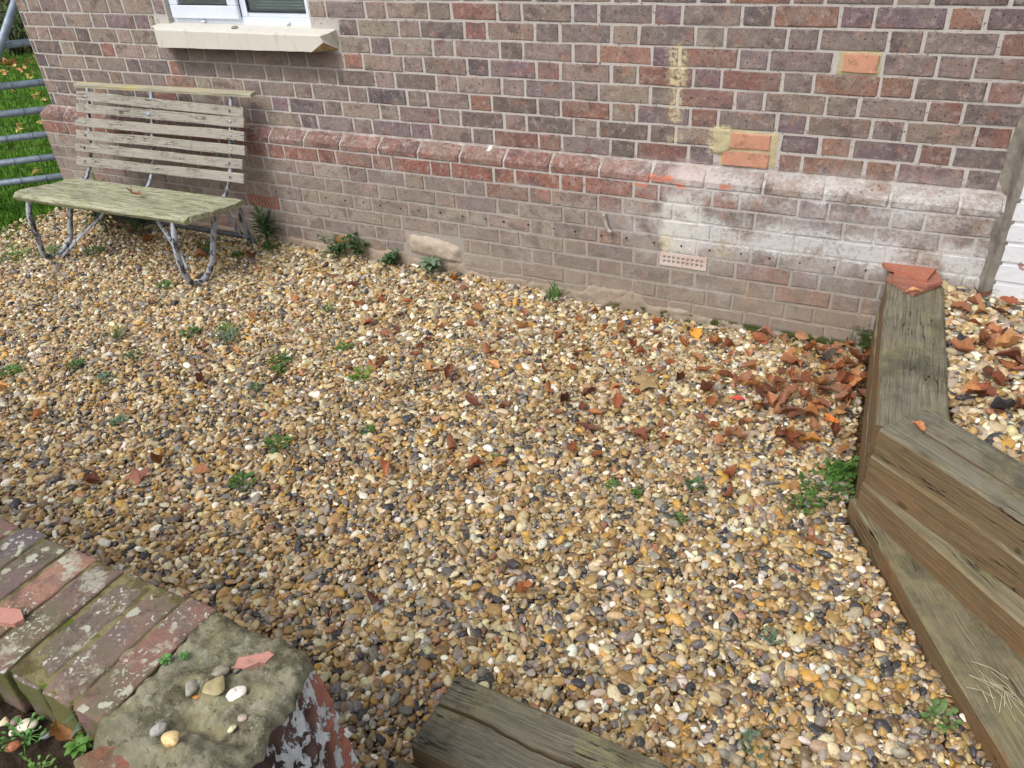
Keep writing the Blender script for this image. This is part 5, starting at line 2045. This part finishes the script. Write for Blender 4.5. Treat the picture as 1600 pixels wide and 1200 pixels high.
def weed(x, y, z, kind_, size, label, col, seed, name="weed", cat="weed"):
    r = random.Random(seed)
    m = MB()
    if kind_ == "rosette" and z < .3:
        size *= .85
    if kind_ == "rosette":
        for k in range(int(18 + size * 330)):
            a = r.uniform(0, 6.28)
            rr = size * .5 * r.random() ** .6
            p = Vector((math.cos(a) * rr, math.sin(a) * rr, size * .22 * r.random()))
            el = r.uniform(.1, .9)
            a2 = a + r.uniform(-1, 1)
            leaflet(m, p, (math.cos(a2) * math.cos(el), math.sin(a2) * math.cos(el), math.sin(el)), (0, 0, 1), r.uniform(.22, .42) * min(size, .06) * (.5 if z > .3 else 1), r.uniform(.14, .26) * min(size, .06) * (.5 if z > .3 else 1), n=3)
            if k % 3 == 0:
                m.tube([(0, 0, -.01), p * .5 + Vector((0, 0, .006)), p], .0009, 4, cap=False)
    elif kind_ == "clump":
        for s in range(7):
            a = r.uniform(0, 6.28)
            top = Vector((math.cos(a) * size * .45 * r.random(), math.sin(a) * size * .45 * r.random(), size * r.uniform(.25, .7)))
            m.tube([(0, 0, -.02), top * .5, top], .0014, 4, cap=False)
            for k in range(16):
                t = r.uniform(.3, 1)
                a2 = r.uniform(0, 6.28)
                leaflet(m, top * t + Vector((r.gauss(0, .008), r.gauss(0, .008), 0)), (math.cos(a2), math.sin(a2), r.uniform(0, .6)), (0, 0, 1), r.uniform(.022, .038), r.uniform(.013, .022), n=3)
    elif kind_ == "broad":
        for k in range(16):
            a = k * 2.4
            p = Vector((0, 0, size * .1 + size * .03 * k))
            leaflet(m, p, (math.cos(a), math.sin(a), .55 - .02 * k), (0, 0, 1), size * r.uniform(.42, .6), size * r.uniform(.24, .32), n=5)
        m.tube([(0, 0, -.02), (0, 0, size * .6)], .003, 5)
    elif kind_ == "tuft":
        for k in range(46):
            a = r.uniform(0, 6.28)
            el = r.uniform(.6, 1.45)
            p = Vector((r.gauss(0, size * .14), r.gauss(0, size * .10), 0))
            leaflet(m, p, (math.cos(a) * math.cos(el), math.sin(a) * math.cos(el), math.sin(el)), (math.cos(a) * .2, math.sin(a) * .2, 1), size * r.uniform(.4, .9), size * .035, droop=.5, n=4)
    elif kind_ == "whorl":                                   # narrow leaved spurge
        for s in range(3 if size > .12 else 1):
            a0 = r.uniform(0, 6.28)
            top = Vector((math.cos(a0) * size * .35 * (s > 0), math.sin(a0) * size * .35 * (s > 0), size * r.uniform(.55, .95)))
            m.tube([(0, 0, -.02), top * .6, top], .003, 5, cap=False)
            for k in range(34):
                a = k * 2.4
                t = .35 + .65 * k / 34
                el = -.25 + 1.1 * (k / 34)
                leaflet(m, top * t, (math.cos(a) * math.cos(el), math.sin(a) * math.cos(el), math.sin(el)), (0, 0, 1), size * r.uniform(.40, .55), size * .055, droop=.15, n=3)
    o = m.build(name, MAT_GREEN, None, True)
    o.location = (x, y, z)
    o.rotation_euler = (0, 0, r.uniform(0, 6.28))
    k = r.uniform(.85, 1.15)
    o.color = (col[0] * k, col[1] * k, col[2] * k, 1)
    return tag(o, label, cat)


LBL = 0
G1, G2, G3, G4 = lin(88, 128, 60), lin(108, 138, 76), lin(92, 122, 82), lin(120, 144, 118)
WE = [(-.52, -.11, "clump", .25, "bushy dark green weed at the wall foot below the pale leaf", G3),
      (-.66, -.13, "clump", .19, "smaller dark weed left of the bushy one at the wall foot", G3),
      (-.33, -.10, "clump", .14, "low grey green weed under the pale rubble stone", G3),
      (-.06, -.13, "broad", .13, "broad leaved grey green plant at the wall foot", G4),
      (.61, -.10, "tuft", .15, "green grassy tuft growing up the wall foot", G1),
      (1.985, -1.03, "rosette", .20, "lush green cluster at the outer corner of the sleepers", G1),
      (2.02, -.95, "clump", .10, "smaller green clump beside the corner of the sleepers", G1),
      (1.93, -1.12, "rosette", .11, "flat green weed in front of the lush corner cluster", G1),
      (-1.13, -.14, "whorl", .20, "narrow leaved spurge against the wall right of the bench", G3),
      (-1.10, -.16, "rosette", .12, "low leafy weed at the foot of the spurge by the wall", G1),
      (-2.30, -.27, "whorl", .26, "large dark spurge growing under the bench", G3),
      (-2.02, -.24, "whorl", .20, "second spurge under the middle of the bench", G3),
      (-1.42, -.30, "tuft", .16, "thin grassy spikes under the right end of the bench", G3),
      (-1.16, -1.17, "tuft", .10, "pale green tuft in open gravel below the bench", G2),
      (-.63, -1.00, "rosette", .15, "spreading grey green weed in gravel left of centre", G4),
      (-.70, -.93, "rosette", .09, "small weed behind the spreading grey green one", G2),
      (-.84, -1.02, "rosette", .10, "weed seedling left of the spreading grey green one", G2),
      (-.26, -1.06, "rosette", .12, "bright green weed cushion left of the yard centre", G1),
      (-.22, -1.13, "rosette", .07, "small green weed below the bright cushion", G1),
      (.13, -1.02, "rosette", .11, "yellow green weed cushion near the yard centre", lin(110, 150, 60)),
      (-.08, -.85, "rosette", .07, "tiny bright weed behind the yard centre", G1),
      (.13, -1.54, "rosette", .11, "green upright weed low of the yard centre", G1),
      (-1.12, -1.43, "rosette", .08, "small dark weed at the left of the gravel", G1),
      (-1.35, -1.58, "rosette", .10, "weed at the left picture edge on the gravel", G1),
      (-.90, -1.46, "rosette", .08, "grey green seedling at left of the gravel", G4),
      (-.56, -1.67, "rosette", .07, "dull seedling towards the garden wall", G4),
      (-.94, -1.27, "rosette", .07, "dark seedling below the pale tuft", G3),
      (.16, -1.76, "rosette", .09, "flat light green weed beside the red leaves", G1),
      (1.59, -1.16, "rosette", .06, "dark small weed between leaves in the right gravel", G3),
      (1.59, -1.34, "rosette", .05, "tiny green weed right of the centre gravel", G1),
      (1.34, -1.27, "rosette", .05, "tiny seedling left of two others on mid gravel", G1),
      (1.43, -1.28, "rosette", .05, "tiny seedling right of another on mid gravel", G1),
      (-2.56, -.71, "rosette", .22, "wide green weed mat left of the bench's front leg", G1),
      (-2.40, -.60, "rosette", .17, "green weed mat round the bench's left leg", G1),
      (-2.15, -.50, "rosette", .14, "green weed under the left front of the bench", G1),
      (1.94, -1.68, "rosette", .05, "tiny two leaved seedling before the step sleeper", G4),
      (1.97, -2.01, "rosette", .06, "small seedling in the front gravel near the bottom edge", G4),
      (2.35, -1.76, "rosette", .08, "pale green clover beside the end of the step sleeper", lin(120, 156, 96)),
      (-1.23, -.28, "rosette", .08, "fresh green sprig right of the bench's rear leg", G1),
      (-1.37, -.68, "rosette", .09, "low weed in front of the bench's right loop leg", G1),
      (-.22, -1.27, "rosette", .06, "dark seedling under the bright green cushion", G3),
      (.39, -1.33, "rosette", .06, "sprig beside two dark pebbles in mid gravel", G1),
      (-.36, -.60, "tuft", .09, "yellow green grass sprig behind the cushion weeds", G2),
      (.92, -1.30, "rosette", .05, "single seedling beside a curled leaf in mid gravel", G1)]
for i, (x, y, kd, sz, lb, col) in enumerate(WE):
    weed(x, y, ground_h(x, y) + .004, kd, sz, lb, col, 900 + i)
# in the soil bed and on the garden wall
weed(1.055, -2.838, .635, "whorl", .085, "grey green spurge seedling against the garden wall", G4, 1001)
weed(1.055, -2.876, .622, "broad", .042, "round leaved green seedling in the soil below the spurge", lin(110, 158, 76), 1002)
weed(.79, -2.845, .63, "broad", .085, "ribbed bright green plant cut by the left picture edge", lin(84, 160, 60), 1003)
weed(.835, -2.875, .625, "broad", .032, "yellowing leaf clump below the ribbed plant", lin(160, 176, 80), 1004)
weed(.95, -2.90, .625, "rosette", .07, "mat of tiny seedlings in the soil bed", lin(100, 150, 80), 1005)
weed(.985, -2.86, .625, "rosette", .035, "green seedlings between two pale flints in the soil", lin(116, 160, 70), 1006)
weed(1.02, -2.93, .625, "rosette", .05, "seedlings at the bottom edge of the soil bed", lin(110, 156, 76), 1007)
weed(1.135, -2.741, .722, "broad", .024, "clover sprig growing in a joint of the coping", lin(110, 156, 92), 1008)
weed(1.155, -2.722, .722, "broad", .018, "second small sprig beside the clover on the coping", lin(110, 156, 90), 1009)
# moss cushions in the coping joints
def cushion(x, y, z, s, label, seed):
    me = pebble_mesh(seed, False, 3)
    me.materials.append(MAT_MOSS)
    o = link("moss_cushion", me)
    o.location = (x, y, z)
    o.scale = (s, s * .45, s * .35)
    o.rotation_euler = (0, 0, 1.5)
    return tag(o, label, "moss")


MAT_MOSS = simple_mat("bright_moss", lin(120, 160, 40), lin(90, 130, 34), 80, .95, .1, 1.0, 300, .003)
cushion(1.053, -2.79, .711, .012, "bright moss cushion in a coping joint near the soil", 301)
cushion(.905, -2.80, .711, .011, "small moss cushion in a coping joint further left", 302)

# ------------------------------------------------------------------ stones, shards and tiles
def stone(x, y, z, s, label, col, seed, flat=1.0, rz=0.0, name="stone", rx=0.0):
    o = link(name, stone_meshes[seed % NP])
    o.location = (x, y, z)
    s *= 0.62
    z -= 0.003
    o.location.z = z
    o.scale = (s, s, s * flat)
    o.rotation_euler = (rx, 0, rz)
    o.color = col
    return tag(o, label, "stone")


stone(-1.12, -.030, 1.172, .030, "rounded grey stone lying on the window sill", lin(150, 142, 128), 7, .7, .3)
stone(1.276, -2.737, cap_height(1.276, -2.737) + .008, .026, "white flint chip on the mortar cap", lin(236, 230, 222), 3, .7, 1.0)
stone(1.243, -2.745, cap_height(1.243, -2.745) + .008, .034, "flat olive brown stone beside the white flint chip", lin(168, 156, 116), 4, .6, .9)
stone(1.213, -2.764, cap_height(1.213, -2.764) + .008, .024, "grey flint left of the olive stone on the cap", lin(150, 146, 136), 7, .7, 1.8)
stone(1.232, -2.722, cap_height(1.232, -2.722) + .008, .026, "knobbly grey stone behind the olive stone", lin(144, 138, 122), 10, .8, .5)
stone(1.316, -2.766, cap_height(1.316, -2.766) + .006, .0125, "small mauve pebble on the mortar cap", lin(176, 158, 148), 0, .9, .4)
stone(1.311, -2.783, cap_height(1.311, -2.783) + .006, .0125, "small cream pebble touching the mauve one", lin(222, 212, 176), 6, .9, 1.4)
stone(1.222, -2.835, cap_height(1.222, -2.835) + .012, .020, "round grey pebble beside the knobbly cream flint", lin(170, 170, 166), 9, 1.2, 1.2)
stone(1.256, -2.842, cap_height(1.256, -2.842) + .012, .027, "knobbly cream and ochre flint at the near side of the cap", lin(222, 194, 140), 5, 1.1, .3)
stone(1.251, -2.708, cap_height(1.251, -2.708) + .006, .014, "black stone chip beside the pink tile shard", lin(52, 50, 54), 8, .8, .4)
stone(1.243, -2.704, cap_height(1.243, -2.704) + .006, .012, "small tan chip behind the black stone chip", lin(176, 146, 116), 2, .8, .4)
stone(1.226, -2.768, cap_height(1.226, -2.768) + .006, .010, "tiny rust orange pebble on the mortar cap", lin(186, 128, 72), 12, .9, .4)
stone(1.062, -2.752, .723, .028, "lump of old mortar lying on the coping bricks", lin(128, 118, 92), 13, .6, 1.3)
stone(.935, -2.884, .635, .026, "white flint in the soil bed, larger of two", lin(230, 220, 200), 3, .9, .5)
stone(.924, -2.897, .632, .020, "white flint in the soil bed, lower of two", lin(226, 216, 196), 16, .9, 1.5)
stone(.905, -2.885, .630, .016, "brown round pebble in the soil bed", lin(140, 122, 112), 0, .9, 1.5)
stone(.888, -2.895, .630, .016, "cream chip at left of the soil bed", lin(220, 206, 176), 4, .8, 1.5)
stone(.945, -2.918, .632, .020, "rusty brick chip in the soil bed", lin(172, 108, 76), 7, .8, .7)
stone(.975, -2.882, .630, .018, "blue grey flint chip in the soil bed", lin(136, 142, 150), 10, .8, .7)
# leaves in the soil bed
leaf(1.005, -2.866, .640, .06, "curled brown leaf standing in the soil by the garden wall", col=lin(158, 112, 68), tilt=.2)
leaf(.985, -2.850, .632, .06, "flat tan leaf on the soil along the garden wall", col=lin(170, 126, 84), tilt=.2)


def shard(pts2, th, name, label, mat, loc, rot, cat, rough=True):
    m = MB()
    n = len(pts2)
    top = [(x, y, th) for x, y in pts2]
    bot = [(x * 1.01, y * 1.01, 0) for x, y in pts2]
    m.add(bot + top, [tuple(range(n - 1, -1, -1)), tuple(range(n, 2 * n))] + [(k, (k + 1) % n, n + (k + 1) % n, n + k) for k in range(n)])
    bm = bmesh.new()
    bm.from_mesh(m.mesh(name, mat))
    bmesh.ops.triangulate(bm, faces=bm.faces[:])
    if rough:
        bmesh.ops.subdivide_edges(bm, edges=bm.edges[:], cuts=3, use_grid_fill=True)
    bm.normal_update()
    for v in (bm.verts if rough else ()):
        p = v.co * 1.0 + Vector((loc[0] * 7, 0, 0))
        v.co += v.normal * (th * .05 * fbm(p, 60, 3)) + Vector((th * .12 * mnoise.noise(p * 140), th * .12 * mnoise.noise(p * 140 + Vector((3, 3, 3))), 0))
    me = bpy.data.meshes.new(name)
    bm.to_mesh(me)
    bm.free()
    me.materials.append(mat)
    o = link(name, me)
    o.location = loc
    o.rotation_euler = rot
    return tag(o, label, cat)


shard([(-.030, -.010), (-.012, -.0125), (.008, -.005), (.018, -.008), (.030, .006), (.021, .014), (.008, .010), (-.027, .008)], .009, "tile_shard", "pink broken tile shard on the mortar cap", MAT_PINKTILE, (1.266, -2.682, cap_height(1.266, -2.682) + .002), (.05, -.04, .55), "tile shard")
shard([(-.05, -.013), (.016, -.016), (.026, -.005), (.008, .014), (-.05, .016)], .010, "tile_shard", "pink tile shard on the coping at the left picture edge", MAT_PINKTILE, (.815, -2.785, .722), (.03, .02, .35), "tile shard")
# three broken roof tiles stacked on the end of the sleepers
TILE2 = terracotta("red_tile_dusty", lin(138, 92, 78), lin(160, 112, 96))
TILE3 = terracotta("red_tile_bright", lin(158, 98, 78), lin(176, 116, 94))
shard([(-.085, -.045), (.016, -.150), (.100, -.030), (.095, .050), (-.075, .050)], .012, "roof_tile", "broken red roof tile lowest in the stack, its point towards the viewer", TILE2, (2.100, -.100, .361), (.0, .0, .0), "roof tile", False)
shard([(-.070, -.055), (.045, -.085), (.098, -.040), (.088, .040), (-.06, .050)], .012, "roof_tile", "broken red roof tile in the middle of the stack", MAT_TILE, (2.100, -.112, .3745), (.0, -.0, .12), "roof tile", False)
shard([(-.105, -.010), (-.090, -.042), (.036, -.118), (.058, -.112), (.085, .000), (.080, .040), (-.070, .048)], .013, "roof_tile", "broken red roof tile on top of the stack with straight edges", TILE3, (2.092, -.052, .3885), (.035, -.02, .0), "roof tile", False)

# ------------------------------------------------------------------ dry stalks on the gravel
rt = random.Random(5)
for k in range(26):
    x, y = rt.uniform(.2, 2.0), rt.uniform(-2.0, -.3)
    if x > 1.95 + .1 * -y:
        continue
    L = rt.uniform(.05, .13)
    a = rt.uniform(0, 6.28)
    m = MB()
    z = ground_h(x, y) + .018
    m.tube(crspline([(-L / 2, 0, 0), (-L / 6, rt.uniform(-.012, .012), rt.uniform(0, .008)), (L / 6, rt.uniform(-.012, .012), rt.uniform(0, .008)), (L / 2, 0, rt.uniform(0, .006))], 3), .0011, 5)
    o = m.build("dry_stalk", MAT_STALK)
    o.location = (x, y, z)
    o.rotation_euler = (0, 0, a)
    _nm, (_mx, _my) = min(MARKS, key=lambda q: (q[1][0] - x) ** 2 + (q[1][1] - y) ** 2)
    tag(o, f"thin {'long' if L > .09 else 'short'} dry leaf stalk on the gravel near {_nm}", "stalk", "dry stalks on the gravel")

# a few wisps of dead grass lying on the step sleeper
m = MB()
for k in range(15):
    a = rt.uniform(-.9, .9) - 1.0
    L = rt.uniform(.02, .055)
    px_, py_ = 2.44 + rt.gauss(0, .025), -1.69 + rt.gauss(0, .022)
    m.tube([(px_ - math.cos(a) * L, py_ - math.sin(a) * L, .0725), (px_, py_, .078 + rt.uniform(0, .006)), (px_ + math.cos(a) * L, py_ + math.sin(a) * L, .0725)], .0008, 4)
o = m.build("dead_grass", simple_mat("pale_straw", lin(196, 188, 158), lin(172, 162, 132), 40, .8, .2, 0))
tag(o, "wisp of pale dead grass lying on the step sleeper", "dead grass")
